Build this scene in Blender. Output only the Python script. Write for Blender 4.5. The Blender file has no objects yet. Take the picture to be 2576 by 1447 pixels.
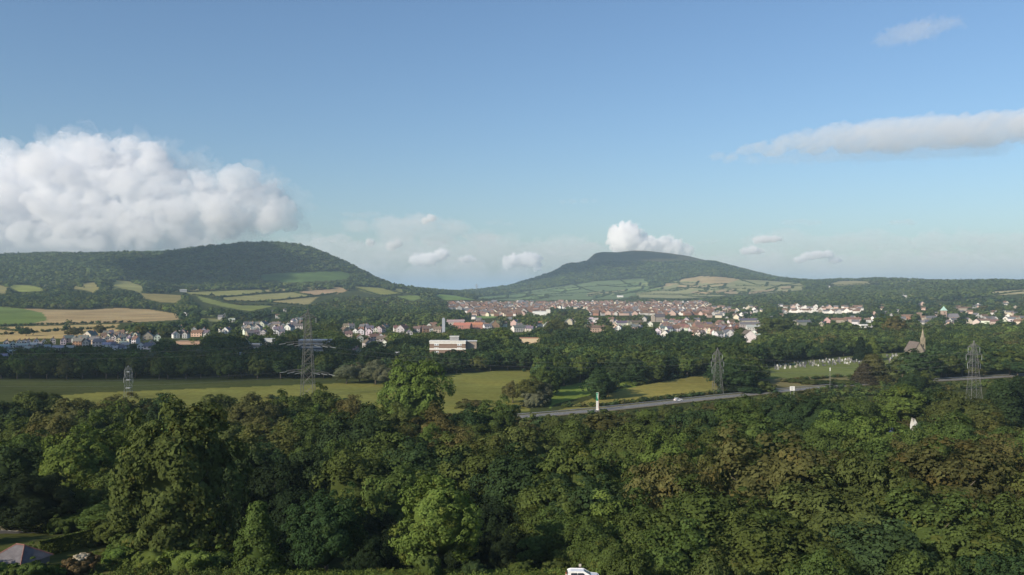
SUN_E = 5.0; SKY_E = 0.113; EXPO = 0.2; HAZE = 7e-5; CLOUDS = True
import bpy, math, random
import numpy as np
from mathutils import Vector, Matrix

random.seed(7)
RNG = np.random.default_rng(7)
SC = bpy.context.scene
COL = SC.collection
# ---------------------------------------------------------------- surveying
# Bearings were read off the photograph (2576 wide); F converts a bearing to a slope.
F = 2231.0; CX = 1288.0; HY = 728.0; CAMZ = 60.0
SUN_EL = math.radians(25.0)
SUN_AZ = (-0.76, -0.65)          # horizontal direction towards the sun (left, a bit behind)
_n = math.hypot(*SUN_AZ)
SUN = Vector((SUN_AZ[0]/_n*math.cos(SUN_EL), SUN_AZ[1]/_n*math.cos(SUN_EL), math.sin(SUN_EL)))

def zy(D, y): return CAMZ + (HY - y) * D / F

K = [
 [(-1200,950,862),(600,1000,853),(900,1300,824),(3600,1300,824)],
 [(-1200,1400,812),(500,1400,815),(760,1700,797),(1000,1900,790),(1300,2200,783),(1900,2200,782),(2200,1800,795),(3600,1600,800)],
 [(-1200,1800,777),(0,1800,778),(450,1800,785),(700,2200,771),(900,2500,757),(1100,2700,757),(1300,3300,762),(1700,3300,760),(1950,3000,760),(2200,2600,762),(2400,2300,772),(3600,2100,770)],
 [(-1200,2300,735),(0,2300,738),(300,2350,732),(500,2400,741),(700,2700,737),(900,2850,733),(1050,3000,738),(1200,3600,752),(1300,4200,753),(1500,4300,750),(1700,4100,747),(1950,3800,740),(2100,3500,738),(2300,3100,742),(2500,2800,737),(3600,2700,734)],
 [(-1200,2700,705),(0,2700,712),(120,2700,714),(250,2750,708),(340,2800,714),(450,2900,722),(640,3000,718),(880,3050,716),(1000,3200,722),(1050,3400,731),(1200,4600,745),(1300,4900,738),(1450,5000,722),(1620,5000,715),(1700,4900,705),(1800,4700,697),(1950,4600,708),(2100,4200,715),(2300,3800,715),(2500,3500,714),(3600,3400,712)],
 [(-1200,3800,642),(0,3800,640),(120,3800,637),(240,3800,639),(400,3800,636),(480,3800,624),(550,3800,613),(610,3800,606),(640,3800,605),(700,3800,607),(760,3800,614),(800,3750,629),(850,3750,651),(900,3700,677),(950,3700,706),(1000,3650,728),(1020,3650,733),(1060,3700,735),(1150,5000,736),(1210,5600,731),(1283,6000,721),(1359,6000,697),(1404,6000,680),(1418,6000,669),(1436,6000,662),(1449,6000,662),(1459,6000,664),(1481,6000,648),(1496,6000,633),(1514,6000,629),(1554,6000,630),(1592,6000,626),(1627,6000,627),(1679,6000,633),(1731,6000,641),(1769,6000,651),(1828,6000,668),(1887,5950,684),(1950,5900,699),(1977,5800,704),(2050,5500,711),(2100,5200,707),(2200,5000,705),(2300,4700,708),(2400,4500,712),(2500,4200,711),(3600,4000,710)],
]
T0, T1, NT = -1.0, 1.0, 900
L0, L1, NL = math.log(12.0), math.log(9500.0), 760
_ts = np.linspace(T0, T1, NT); _ls = np.linspace(L0, L1, NL); _ds = np.exp(_ls)

def _table():
    Z = np.zeros((NT, NL))
    ND = np.array([10, 60, 90, 100, 112, 119, 128, 140, 150, 200, 270, 330, 420, 560, 800.])
    NA = np.array([39, 32, 27.2, 25.5, 23.7, 22.9, 21.9, 20.8, 19, 12, 8, 6, 5, 4.5, 4.0])
    NB = np.array([39, 32, 27.2, 25.5, 23.7, 22.6, 17, 13, 11, 7.5, 6, 5.5, 5, 4.5, 4.0])
    NC = np.array([39, 29, 19.5, 16, 13.5, 12.5, 11.5, 10.3, 9.5, 7.5, 6, 5.5, 5, 4.5, 4.0])
    for i, t in enumerate(_ts):
        x = CX + F * t
        u = np.clip((x-300)/130, 0, 1); v = np.clip((x-1500)/110, 0, 1); u = u*u*(3-2*u); v = v*v*(3-2*v)
        D = list(ND); z = list((NA*(1-u)+NB*u)*(1-v)+NC*v)
        for k in K:
            xs = [p[0] for p in k]
            d = np.interp(x, xs, [p[1] for p in k]); y = np.interp(x, xs, [p[2] for p in k])
            D.append(d); z.append(zy(d, y))
        D += [D[-1]*1.22, 9500.0]; z += [z[-1]*0.55, 0.0]
        Z[i] = np.interp(_ls, np.log(D), z)
    def gs(A, s, ax):
        r = int(3*s); w = np.exp(-0.5*(np.arange(-r, r+1)/s)**2); w /= w.sum()
        P = np.pad(A, [(r, r) if a == ax else (0, 0) for a in range(2)], mode='edge')
        out = np.zeros_like(A)
        for j, q in enumerate(w):
            out += q * (P[j:j+A.shape[0], :] if ax == 0 else P[:, j:j+A.shape[1]])
        return out
    Zs = gs(Z, 3.2, 1); far_ = gs(Z, 1.6, 1); k_ = np.clip((_ds-4800)/500, 0, 1)[None, :]; Zs = Zs*(1-k_)+far_*k_; Zs = gs(Zs, .6, 0)
    # gentle relief, growing with distance
    X = _ts[:, None]*_ds[None, :]; Y = np.repeat(_ds[None, :], NT, 0)
    n = np.zeros_like(Z)
    for q in range(14):
        lam = 900 / 1.45**q; a = RNG.uniform(0, 2*math.pi); ph = RNG.uniform(0, 6.28)
        amp = lam*0.0045
        n += amp*np.sin((X*math.cos(a)+Y*math.sin(a))*2*math.pi/lam + ph)*np.sin((X*math.sin(a*1.7)-Y*math.cos(a*1.7))*2*math.pi/(lam*1.3)+ph*2)
    fade = np.clip((Y-1400)/1800, 0, 1)*(1-.8*np.clip((Y-5200)/400, 0, 1))
    hill = np.clip((Zs-40)/80, 0, 1)
    return Zs + n*fade*(0.25+0.75*hill)
ZT = _table()

def gz(X, Y):
    """ground height at world X, Y (arrays or numbers)"""
    X = np.asarray(X, float); Y = np.maximum(np.asarray(Y, float), 12.5)
    t = np.clip((X/Y - T0)/(T1-T0)*(NT-1), 0, NT-1.001)
    l = np.clip((np.log(Y)-L0)/(L1-L0)*(NL-1), 0, NL-1.001)
    i = t.astype(int); j = l.astype(int); a = t-i; b = l-j
    return (ZT[i, j]*(1-a)*(1-b)+ZT[i+1, j]*a*(1-b)+ZT[i, j+1]*(1-a)*b+ZT[i+1, j+1]*a*b)

def at(px, py, dmin=60.0):
    """ground point seen at this bearing / depression"""
    t = (px-CX)/F
    D = np.exp(np.linspace(math.log(dmin), math.log(9000), 2500))
    y = HY - F*(gz(t*D, D)-CAMZ)/D
    k = np.nonzero(y <= py)[0]
    d = D[k[0]] if len(k) else D[-1]
    return Vector((t*d, d, float(gz(t*d, d))))

def proj(X, Y, Z): return CX + F*np.asarray(X)/Y, HY - F*(np.asarray(Z)-CAMZ)/Y

def inpoly(px, py, poly):
    px = np.asarray(px); py = np.asarray(py); r = np.zeros(px.shape, bool); n = len(poly)
    for i in range(n):
        x0, y0 = poly[i]; x1, y1 = poly[(i+1) % n]
        if y0 == y1: continue
        c = ((y0 > py) != (y1 > py)) & (px < (x1-x0)*(py-y0)/(y1-y0)+x0)
        r ^= c
    return r

# ---------------------------------------------------------------- helpers
def tag(o, label=None, cat=None, group=None, kind=None):
    if label: o['label'] = label
    if cat: o['category'] = cat
    if group: o['group'] = group
    if kind: o['kind'] = kind
    return o
def link(o, parent=None):
    COL.objects.link(o)
    if parent is not None: o.parent = parent
    return o
def empty(name, loc=(0, 0, 0), rz=0.0):
    o = bpy.data.objects.new(name, None); o.empty_display_size = 0.5
    o.location = loc; o.rotation_euler = (0, 0, rz); return link(o)

def np_mesh(name, V, Fc, n=4, attr=None, smooth=False):
    """mesh from numpy vertices and faces of n corners; attr = per-vertex colour"""
    me = bpy.data.meshes.new(name); V = np.ascontiguousarray(V, np.float32); Fc = np.ascontiguousarray(Fc, np.int32)
    me.vertices.add(len(V)); me.vertices.foreach_set('co', V.ravel())
    me.loops.add(Fc.size); me.loops.foreach_set('vertex_index', Fc.ravel())
    me.polygons.add(len(Fc)); me.polygons.foreach_set('loop_start', np.arange(0, Fc.size, n, dtype=np.int32))
    if attr is not None:
        a = me.color_attributes.new('tint', 'FLOAT_COLOR', 'POINT')
        c = np.ones((len(V), 4), np.float32); c[:, :3] = attr
        a.data.foreach_set('color', c.ravel())
    me.update(calc_edges=True)
    if smooth: me.polygons.foreach_set('use_smooth', np.ones(len(Fc), bool))
    me.validate()
    return me

class MB:
    """collects boxes, bars and polygons into ONE mesh"""
    def __init__(s): s.v = []; s.f = []
    def poly(s, pts, faces):
        b = len(s.v); s.v += [tuple(p) for p in pts]; s.f += [tuple(b+i for i in f) for f in faces]; return s
    def box(s, c, d, rz=0.0):
        x, y, z = d[0]/2, d[1]/2, d[2]/2; cs, sn = math.cos(rz), math.sin(rz); P = []
        for k in (-z, z):
            for (i, j) in ((-x, -y), (x, -y), (x, y), (-x, y)):
                P.append((c[0]+i*cs-j*sn, c[1]+i*sn+j*cs, c[2]+k))
        return s.poly(P, [(0, 3, 2, 1), (4, 5, 6, 7), (0, 1, 5, 4), (1, 2, 6, 5), (2, 3, 7, 6), (3, 0, 4, 7)])
    def bar(s, a, b, w, w2=None):
        a, b = Vector(a), Vector(b); w2 = w if w2 is None else w2
        d = (b-a).normalized(); u = d.orthogonal().normalized(); v = d.cross(u)
        P = [a+u*i*w/2+v*j*w/2 for i, j in ((-1, -1), (1, -1), (1, 1), (-1, 1))] + [b+u*i*w2/2+v*j*w2/2 for i, j in ((-1, -1), (1, -1), (1, 1), (-1, 1))]
        return s.poly(P, [(0, 3, 2, 1), (4, 5, 6, 7), (0, 1, 5, 4), (1, 2, 6, 5), (2, 3, 7, 6), (3, 0, 4, 7)])
    def tube(s, pts, radii, n=8):
        pts = [Vector(p) for p in pts]; rings = []
        for i, p in enumerate(pts):
            d = (pts[min(i+1, len(pts)-1)]-pts[max(i-1, 0)]).normalized()
            u = d.orthogonal().normalized(); v = d.cross(u)
            rings.append([p+(u*math.cos(6.2832*k/n)+v*math.sin(6.2832*k/n))*radii[i] for k in range(n)])
        P = [q for r in rings for q in r]; Fs = []
        for i in range(len(pts)-1):
            for k in range(n):
                Fs.append((i*n+k, i*n+(k+1) % n, (i+1)*n+(k+1) % n, (i+1)*n+k))
        Fs.append(tuple(range(n-1, -1, -1))); Fs.append(tuple((len(pts)-1)*n+k for k in range(n)))
        return s.poly(P, Fs)
    def mesh(s, name, mat=None, smooth=False):
        me = bpy.data.meshes.new(name); me.from_pydata(s.v, [], s.f); me.update()
        if smooth:
            for p in me.polygons: p.use_smooth = True
        if mat: me.materials.append(mat)
        return me
    def build(s, name, mat, parent=None, smooth=False, color=None):
        o = bpy.data.objects.new(name, s.mesh(name, mat, smooth))
        if color: o.color = (*color, 1)
        return link(o, parent)

# ---------------------------------------------------------------- materials
def newmat(name):
    m = bpy.data.materials.new(name); m.use_nodes = True; nt = m.node_tree
    for n in list(nt.nodes): nt.nodes.remove(n)
    out = nt.nodes.new('ShaderNodeOutputMaterial'); return m, nt, out
def N(nt, t, **kw):
    n = nt.nodes.new(t)
    for k, v in kw.items(): setattr(n, k, v)
    return n
def mixc(nt, a, b, fac=1.0, mode='MULTIPLY'):
    n = N(nt, 'ShaderNodeMix', data_type='RGBA', blend_type=mode)
    n.inputs[0].default_value = fac if not hasattr(fac, 'links') else 0
    if hasattr(fac, 'links'): nt.links.new(fac, n.inputs[0])
    for s, v in ((n.inputs[6], a), (n.inputs[7], b)):
        if hasattr(v, 'links'): nt.links.new(v, s)
        else: s.default_value = (*v, 1)
    return n.outputs[2]
def noisec(nt, scale, lo, hi, detail=4, coord='Object', rough=0.6, vec=None):
    """noise turned into a grey multiplier between lo and hi"""
    if vec is None:
        if coord == 'World': vec = N(nt, 'ShaderNodeNewGeometry').outputs['Position']
        else: vec = N(nt, 'ShaderNodeTexCoord').outputs[coord]
    n = N(nt, 'ShaderNodeTexNoise'); n.inputs['Scale'].default_value = scale; n.inputs['Detail'].default_value = detail
    n.inputs['Roughness'].default_value = rough; nt.links.new(vec, n.inputs['Vector'])
    r = N(nt, 'ShaderNodeMapRange'); r.inputs[1].default_value = 0.3; r.inputs[2].default_value = 0.7
    r.inputs[3].default_value = lo; r.inputs[4].default_value = hi
    nt.links.new(n.outputs['Fac'], r.inputs[0]); return r.outputs[0]

def leaf_mat(name, nscale=0.25, transl=0.22, lo=0.75, hi=1.25):
    m, nt, out = newmat(name)
    oi = N(nt, 'ShaderNodeObjectInfo'); at_ = N(nt, 'ShaderNodeAttribute', attribute_name='tint')
    c = mixc(nt, oi.outputs['Color'], at_.outputs['Color'])
    c = mixc(nt, c, noisec(nt, nscale, lo, hi, 3, 'World'))
    d = N(nt, 'ShaderNodeBsdfDiffuse'); t = N(nt, 'ShaderNodeBsdfTranslucent'); mx = N(nt, 'ShaderNodeMixShader')
    nt.links.new(c, d.inputs[0])
    tc = mixc(nt, c, (1.1, 1.25, 0.6)); nt.links.new(tc, t.inputs[0])
    mx.inputs[0].default_value = transl
    nt.links.new(d.outputs[0], mx.inputs[1]); nt.links.new(t.outputs[0], mx.inputs[2]); nt.links.new(mx.outputs[0], out.inputs[0])
    return m

def obj_mat(name, rough=0.8, nscale=1.0, lo=0.85, hi=1.1, metallic=0.0, coord='Object', spec=0.3):
    """painted / rendered / tiled surface whose colour is the object's own colour"""
    m, nt, out = newmat(name); oi = N(nt, 'ShaderNodeObjectInfo')
    c = mixc(nt, oi.outputs['Color'], noisec(nt, nscale, lo, hi, 4, coord))
    p = N(nt, 'ShaderNodeBsdfPrincipled'); p.inputs['Roughness'].default_value = rough; p.inputs['Metallic'].default_value = metallic
    p.inputs['Specular IOR Level'].default_value = spec
    nt.links.new(c, p.inputs['Base Color']); nt.links.new(p.outputs[0], out.inputs[0]); return m

M = {}
M['leaf'] = leaf_mat('leaves', 0.22)
M['farleaf'] = leaf_mat('distant leaves', 0.012, 0.15, 0.7, 1.3)
M['bark'] = obj_mat('bark', 0.9, 3, 0.6, 1.2)
M['wall'] = obj_mat('rendered wall', 0.85, 0.6, 0.86, 1.06)
M['roof'] = obj_mat('roof tiles', 0.75, 1.2, 0.7, 1.15)
M['dark'] = obj_mat('window glass', 0.15, 1.0, 0.8, 1.1, spec=0.6)
M['steel'] = obj_mat('galvanised steel', 0.55, 0.5, 0.8, 1.1, 0.3)
M['paint'] = obj_mat('painted metal', 0.35, 2, 0.93, 1.04, spec=0.5)
M['stone'] = obj_mat('stone', 0.9, 0.5, 0.7, 1.15)

def ground_mat():
    m, nt, out = newmat('grass and crops')
    a = N(nt, 'ShaderNodeAttribute', attribute_name='tint')
    c = mixc(nt, a.outputs['Color'], noisec(nt, 0.012, 0.78, 1.22, 5, 'World'))
    c = mixc(nt, c, noisec(nt, 0.35, 0.8, 1.18, 4, 'World'))
    # mowing and drilling lines
    mp = N(nt, 'ShaderNodeMapping'); mp.inputs['Rotation'].default_value = (0, 0, 0.5); mp.inputs['Scale'].default_value = (0.01, 0.16, 0.01)
    nt.links.new(N(nt, 'ShaderNodeNewGeometry').outputs['Position'], mp.inputs['Vector'])
    c = mixc(nt, c, noisec(nt, 1.0, 0.9, 1.1, 2, vec=mp.outputs[0]))
    c = mixc(nt, c, (1.25, 1.02, 0.9), noisec(nt, 0.03, 0.0, 0.5, 3, 'World'))
    d = N(nt, 'ShaderNodeBsdfDiffuse'); nt.links.new(c, d.inputs[0]); nt.links.new(d.outputs[0], out.inputs[0]); return m
M['ground'] = ground_mat()

def flat_mat(name, col, scale=0.5, lo=0.8, hi=1.15, rough=0.9):
    m, nt, out = newmat(name); c = mixc(nt, col, noisec(nt, scale, lo, hi, 5, 'World'))
    p = N(nt, 'ShaderNodeBsdfPrincipled'); p.inputs['Roughness'].default_value = rough; p.inputs['Specular IOR Level'].default_value = 0.2
    nt.links.new(c, p.inputs['Base Color']); nt.links.new(p.outputs[0], out.inputs[0]); return m
M['asphalt'] = flat_mat('asphalt', (0.19, 0.185, 0.175), 0.4)
M['lane'] = flat_mat('old lane asphalt', (0.085, 0.083, 0.085), 0.8)
M['roadpaint'] = flat_mat('road paint', (0.55, 0.55, 0.52), 2)
M['verge'] = flat_mat('dry verge', (0.24, 0.21, 0.12), 0.6)
M['water'] = flat_mat('river', (0.05, 0.06, 0.05), 0.1, rough=0.2)

# ---------------------------------------------------------------- the ground, cut by land cover
G_ROUGH = (0.055, 0.07, 0.024)
FIELDS = [  # polygon of bearings, colour, nearest and farthest depth, class
 ([(0,772),(60,777),(107,787),(120,805),(67,817),(-200,819),(-200,770)], (0.10,0.145,0.04), 1300, 2300, 1),
 ([(60,777),(200,780),(300,775),(377,779),(457,792),(447,805),(334,811),(67,818),(120,805),(107,787)], (0.27,0.212,0.11), 1200, 2300, 1),
 ([(-200,825),(0,823),(300,815),(290,828),(345,836),(234,850),(83,852),(0,860),(-200,865)], (0.30,0.24,0.11), 900, 1800, 1),
 ([(13,717),(67,717),(132,730),(50,735),(27,723)], (0.17,0.20,0.055), 2300, 3100, 1),
 ([(-200,715),(0,717),(20,723),(17,738),(-200,738)], (0.2,0.19,0.08), 2200, 3100, 1),
 ([(170,727),(214,712),(245,710),(250,726),(233,737),(215,730)], (0.20,0.19,0.075), 2200, 3100, 1),
 ([(250,735),(283,723),(277,717),(287,705),(330,709),(364,723),(354,737),(330,730),(300,725)], (0.19,0.20,0.08), 2200, 3100, 1),
 ([(250,765),(290,764),(292,772),(252,773)], (0.13,0.15,0.05), 1500, 2500, 1),
 ([(354,738),(467,743),(444,762),(400,760),(350,748)], (0.19,0.17,0.07), 1600, 2900, 1),
 ([(380,731),(585,722),(590,727),(400,735)], (0.17,0.16,0.07), 2200, 3100, 1),
 ([(467,735),(654,728),(661,737),(544,747),(484,742)], (0.18,0.19,0.07), 2000, 3200, 1),
 ([(547,750),(735,735),(781,745),(644,758),(574,757)], (0.20,0.20,0.08), 2000, 3200, 1),
 ([(658,730),(778,723),(862,723),(728,732),(661,737)], (0.22,0.20,0.09), 2200, 3200, 1),
 ([(738,735),(821,728),(845,737),(785,744)], (0.27,0.20,0.12), 2200, 3200, 1),
 ([(668,757),(801,747),(778,765),(761,767),(684,760)], (0.22,0.20,0.09), 1900, 3200, 1),
 ([(494,743),(568,763),(601,767),(688,770),(628,783),(568,773),(511,760)], (0.15,0.18,0.055), 1600, 3000, 1),
 ([(494,778),(548,787),(534,797),(501,789)], (0.14,0.18,0.05), 1400, 2600, 1),
 ([(502,800),(560,803),(555,810),(505,808)], (0.18,0.19,0.08), 1300, 2600, 1),
 ([(850,721),(880,728),(850,740),(826,730)], (0.26,0.20,0.11), 2200, 3300, 1),
 ([(879,720),(952,723),(1013,740),(959,743),(912,733)], (0.19,0.20,0.06), 2200, 3400, 1),
 ([(966,723),(1013,727),(1046,733),(1039,739),(1009,735)], (0.20,0.21,0.07), 2300, 3700, 1),
 ([(993,745),(1046,743),(1073,747),(1039,757)], (0.13,0.18,0.05), 2200, 3600, 1),
 ([(1080,738),(1143,743),(1195,754),(1119,755)], (0.13,0.20,0.05), 2200, 5000, 1),
 ([(651,691),(718,686),(855,682),(890,691),(890,702),(735,711),(654,703)], (0.07,0.115,0.035), 2900, 3800, 1),
 ([(1180,750),(1300,737),(1400,722),(1500,708),(1620,700),(1640,722),(1600,742),(1560,752),(1300,757),(1195,756)], (0.105,0.145,0.065), 3700, 5900, 1),
 ([(1690,727),(1660,718),(1718,703),(1761,695),(1818,697),(1862,703),(1828,713)], (0.27,0.22,0.12), 3600, 5600, 1),
 ([(1600,733),(1718,713),(1828,713),(1862,703),(1930,706),(2020,713),(2027,728),(1980,734),(1860,743),(1718,751),(1600,748)], (0.19,0.20,0.10), 3300, 5600, 1),
 ([(2072,718),(2119,705),(2202,709),(2229,713),(2085,719)], (0.21,0.20,0.10), 3300, 4900, 1),
 ([(2269,702),(2310,703),(2285,710)], (0.23,0.20,0.11), 3000, 4900, 1),
 ([(2352,756),(2486,738),(2503,733),(2700,722),(2700,732),(2483,744),(2380,756)], (0.30,0.28,0.15), 1900, 3300, 1),
 ([(1170,795),(1250,792),(1245,800),(1180,803)], (0.11,0.18,0.06), 1500, 2300, 1),
 ([(120,1020),(140,996),(240,988),(500,978),(760,968),(900,962),(980,965),(1110,943),(1230,934),(1364,932),(1364,958),(1330,1035),(1180,1040),(600,1040),(140,1030)], (0.155,0.165,0.045), 330, 620, 2),
 ([(1383,1030),(1392,977),(1487,957),(1600,950),(1600,975),(1500,990),(1397,1016)], (0.14,0.20,0.04), 330, 640, 2),
 ([(1400,1034),(1510,996),(1610,970),(1800,938),(1805,992),(1700,1003),(1514,1027)], (0.20,0.19,0.055), 330, 640, 2),
 ([(1900,930),(2018,908),(2200,890),(2300,886),(2290,935),(2200,950),(2130,950),(1980,962),(1880,950)], (0.12,0.15,0.05), 450, 820, 2),
 ([(1900,955),(2130,945),(2140,968),(1900,985)], (0.16,0.15,0.07), 400, 640, 2),
]
for i in range(46):
    r_ = random.Random(500+i); x = r_.uniform(1230, 1980); y = np.interp(x, [1230, 1420, 1620, 1760, 1980], [742, 726, 706, 700, 714])+r_.uniform(3, 36); w_ = r_.uniform(14, 48); h_ = r_.uniform(2.2, 5.5); k_ = r_.uniform(-.25, .1)*w_
    c_ = r_.choice([(.13,.19,.07),(.16,.2,.08),(.10,.15,.06),(.2,.2,.1),(.15,.18,.08),(.22,.2,.11)]) if x < 1640 else r_.choice([(.22,.21,.11),(.27,.22,.12),(.17,.19,.09),(.19,.21,.1),(.24,.2,.12)])
    if y < 750: FIELDS.append(([(x-w_, y-h_-k_), (x+w_, y-h_+k_), (x+w_*.9, y+h_+k_), (x-w_*.95, y+h_-k_)], c_, 3700, 5700, 3))
def build_ground():
    nt_, extra = NT, [12000, 16000, 24000, 40000, 70000]
    D = np.concatenate([_ds, extra]); nl = len(D)
    Z = np.concatenate([ZT, np.zeros((NT, len(extra)))-np.array([0, 2, 6, 12, 20])[None, :]], 1)
    X = _ts[:, None]*D[None, :]; Y = np.repeat(D[None, :], NT, 0)
    px, py = proj(X, Y, Z)
    C = np.empty((NT, nl, 3)); C[:] = G_ROUGH
    cls = np.zeros((NT, nl), int)
    for poly, col, d0, d1, k in FIELDS:
        m = inpoly(px, py, poly) & (Y > d0) & (Y < d1)
        if k == 3: m &= cls == 1
        C[m] = np.array(col)*(1.12 if k == 2 else 1.28); cls[m] = min(k, 2) if k < 3 else 1
    # bare moor on the summit ridge of the far mountain
    moor = (Y > 5200) & (py < 668) & (px > 1440) & (px < 1850)
    C[moor] = (0.082, 0.084, 0.044)
    # garden and verge ground close by
    near = (Y < 121); C[near] = (0.14, 0.15, 0.05)
    lawn = (Y < 165) & (px < 260); C[lawn] = (0.085, 0.10, 0.032)
    idx = np.arange(NT*nl).reshape(NT, nl)
    q = np.stack([idx[:-1, :-1], idx[1:, :-1], idx[1:, 1:], idx[:-1, 1:]], -1).reshape(-1, 4)
    c = cls[:-1, :-1].ravel(); yy = Y[:-1, :-1].ravel(); zz = Z[:-1, :-1].ravel()
    part = np.where(c == 2, 2, np.where(c == 1, 1, np.where((yy > 2700) & (yy < 9000), 3, 0)))
    V = np.stack([X, Y, Z], -1).reshape(-1, 3); Cf = C.reshape(-1, 3)
    for k, nm in ((0, 'ground'), (1, 'farmland'), (2, 'meadow'), (3, 'hills')):
        sel = q[part == k]; u, inv = np.unique(sel, return_inverse=True)
        me = np_mesh(nm, V[u], inv.reshape(-1, 4), 4, Cf[u], smooth=True); me.materials.append(M['ground'])
        o = link(bpy.data.objects.new(nm, me)); o['kind'] = 'structure'
build_ground()

# ---------------------------------------------------------------- camera, light, sky, haze
cam = bpy.data.cameras.new('camera'); cam.sensor_width = 36.0; cam.lens = 36.0*F/2576.0
cam.clip_start = 1.0; cam.clip_end = 200000.0
co = bpy.data.objects.new('camera', cam); COL.objects.link(co); co.location = (0, 0, CAMZ)
co.rotation_euler = (math.radians(90)+math.atan((HY-723.5)/F), 0, 0); SC.camera = co
sd = bpy.data.lights.new('sun', 'SUN'); sd.energy = SUN_E; sd.angle = math.radians(0.5); sd.color = (1.0, 0.885, 0.72)
so = bpy.data.objects.new('sun', sd); COL.objects.link(so); so.location = (0, 0, 500)
so.rotation_euler = SUN.to_track_quat('Z', 'Y').to_euler()
w = bpy.data.worlds.new('World'); SC.world = w; w.use_nodes = True; nt = w.node_tree
bg = nt.nodes['Background']; bg.inputs[1].default_value = SKY_E
sk = nt.nodes.new('ShaderNodeTexSky'); sk.sky_type = 'NISHITA'; sk.sun_disc = False
sk.sun_elevation = SUN_EL; sk.sun_rotation = math.atan2(SUN.x, SUN.y)
sk.altitude = 0; sk.air_density = 1.1; sk.dust_density = 0.95; sk.ozone_density = 4.8
nt.links.new(sk.outputs[0], bg.inputs[0])
SC.view_settings.view_transform = 'Standard'; SC.view_settings.look = 'None'; SC.view_settings.gamma = 1.0
SC.view_settings.exposure = EXPO
SC.render.engine = 'CYCLES'
cy = SC.cycles
cy.max_bounces = 26; cy.diffuse_bounces = 2; cy.glossy_bounces = 2; cy.transmission_bounces = 2; cy.transparent_max_bounces = 8
cy.volume_bounces = 24; cy.use_denoising = True; cy.use_adaptive_sampling = True; cy.adaptive_threshold = 0.015
cy.caustics_reflective = False; cy.caustics_refractive = False

def haze():
    m, nt, out = newmat('haze'); v = N(nt, 'ShaderNodeVolumePrincipled')
    v.inputs['Color'].default_value = (0.60, 0.81, 1.0, 1); v.inputs['Density'].default_value = HAZE; v.inputs['Anisotropy'].default_value = 0.0
    nt.links.new(v.outputs[0], out.inputs['Volume'])
    b = MB().box((0, 33000, 160), (150000, 82000, 380))   # z -30 .. 350
    o = b.build('haze', m); o['kind'] = 'stuff'
    tag(o, 'thin blue haze lying in the valley air')
haze()

# ---------------------------------------------------------------- clouds
def cloud_mat(name, dens, col=(1.0, 1.0, 1.0)):
    m, nt, out = newmat(name); v = N(nt, 'ShaderNodeVolumePrincipled')
    v.inputs['Color'].default_value = (*col, 1); v.inputs['Density'].default_value = dens; v.inputs['Anisotropy'].default_value = 0.0
    nt.links.new(v.outputs[0], out.inputs['Volume']); return m
def ico(sub):
    import bmesh
    bm = bmesh.new(); bmesh.ops.create_icosphere(bm, subdivisions=sub, radius=1.0)
    V = np.array([v.co[:] for v in bm.verts]); Fc = np.array([[v.index for v in f.verts] for f in bm.faces]); bm.free(); return V, Fc
def fbm(P, lam, oct_=5, seed=0):
    r = np.random.default_rng(seed); out = np.zeros(len(P)); amp = 1.0
    for o in range(oct_):
        s = np.zeros(len(P))
        for k in range(5):
            d = r.normal(size=3); d /= np.linalg.norm(d); s += np.sin(P@d*(6.2832/lam)+r.uniform(0, 6.28)+1.3*np.sin(P@r.normal(size=3)*(2.5/lam)))
        out += amp*np.abs(s)/2.2; lam /= 2.1; amp *= 0.52
    return out
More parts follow.
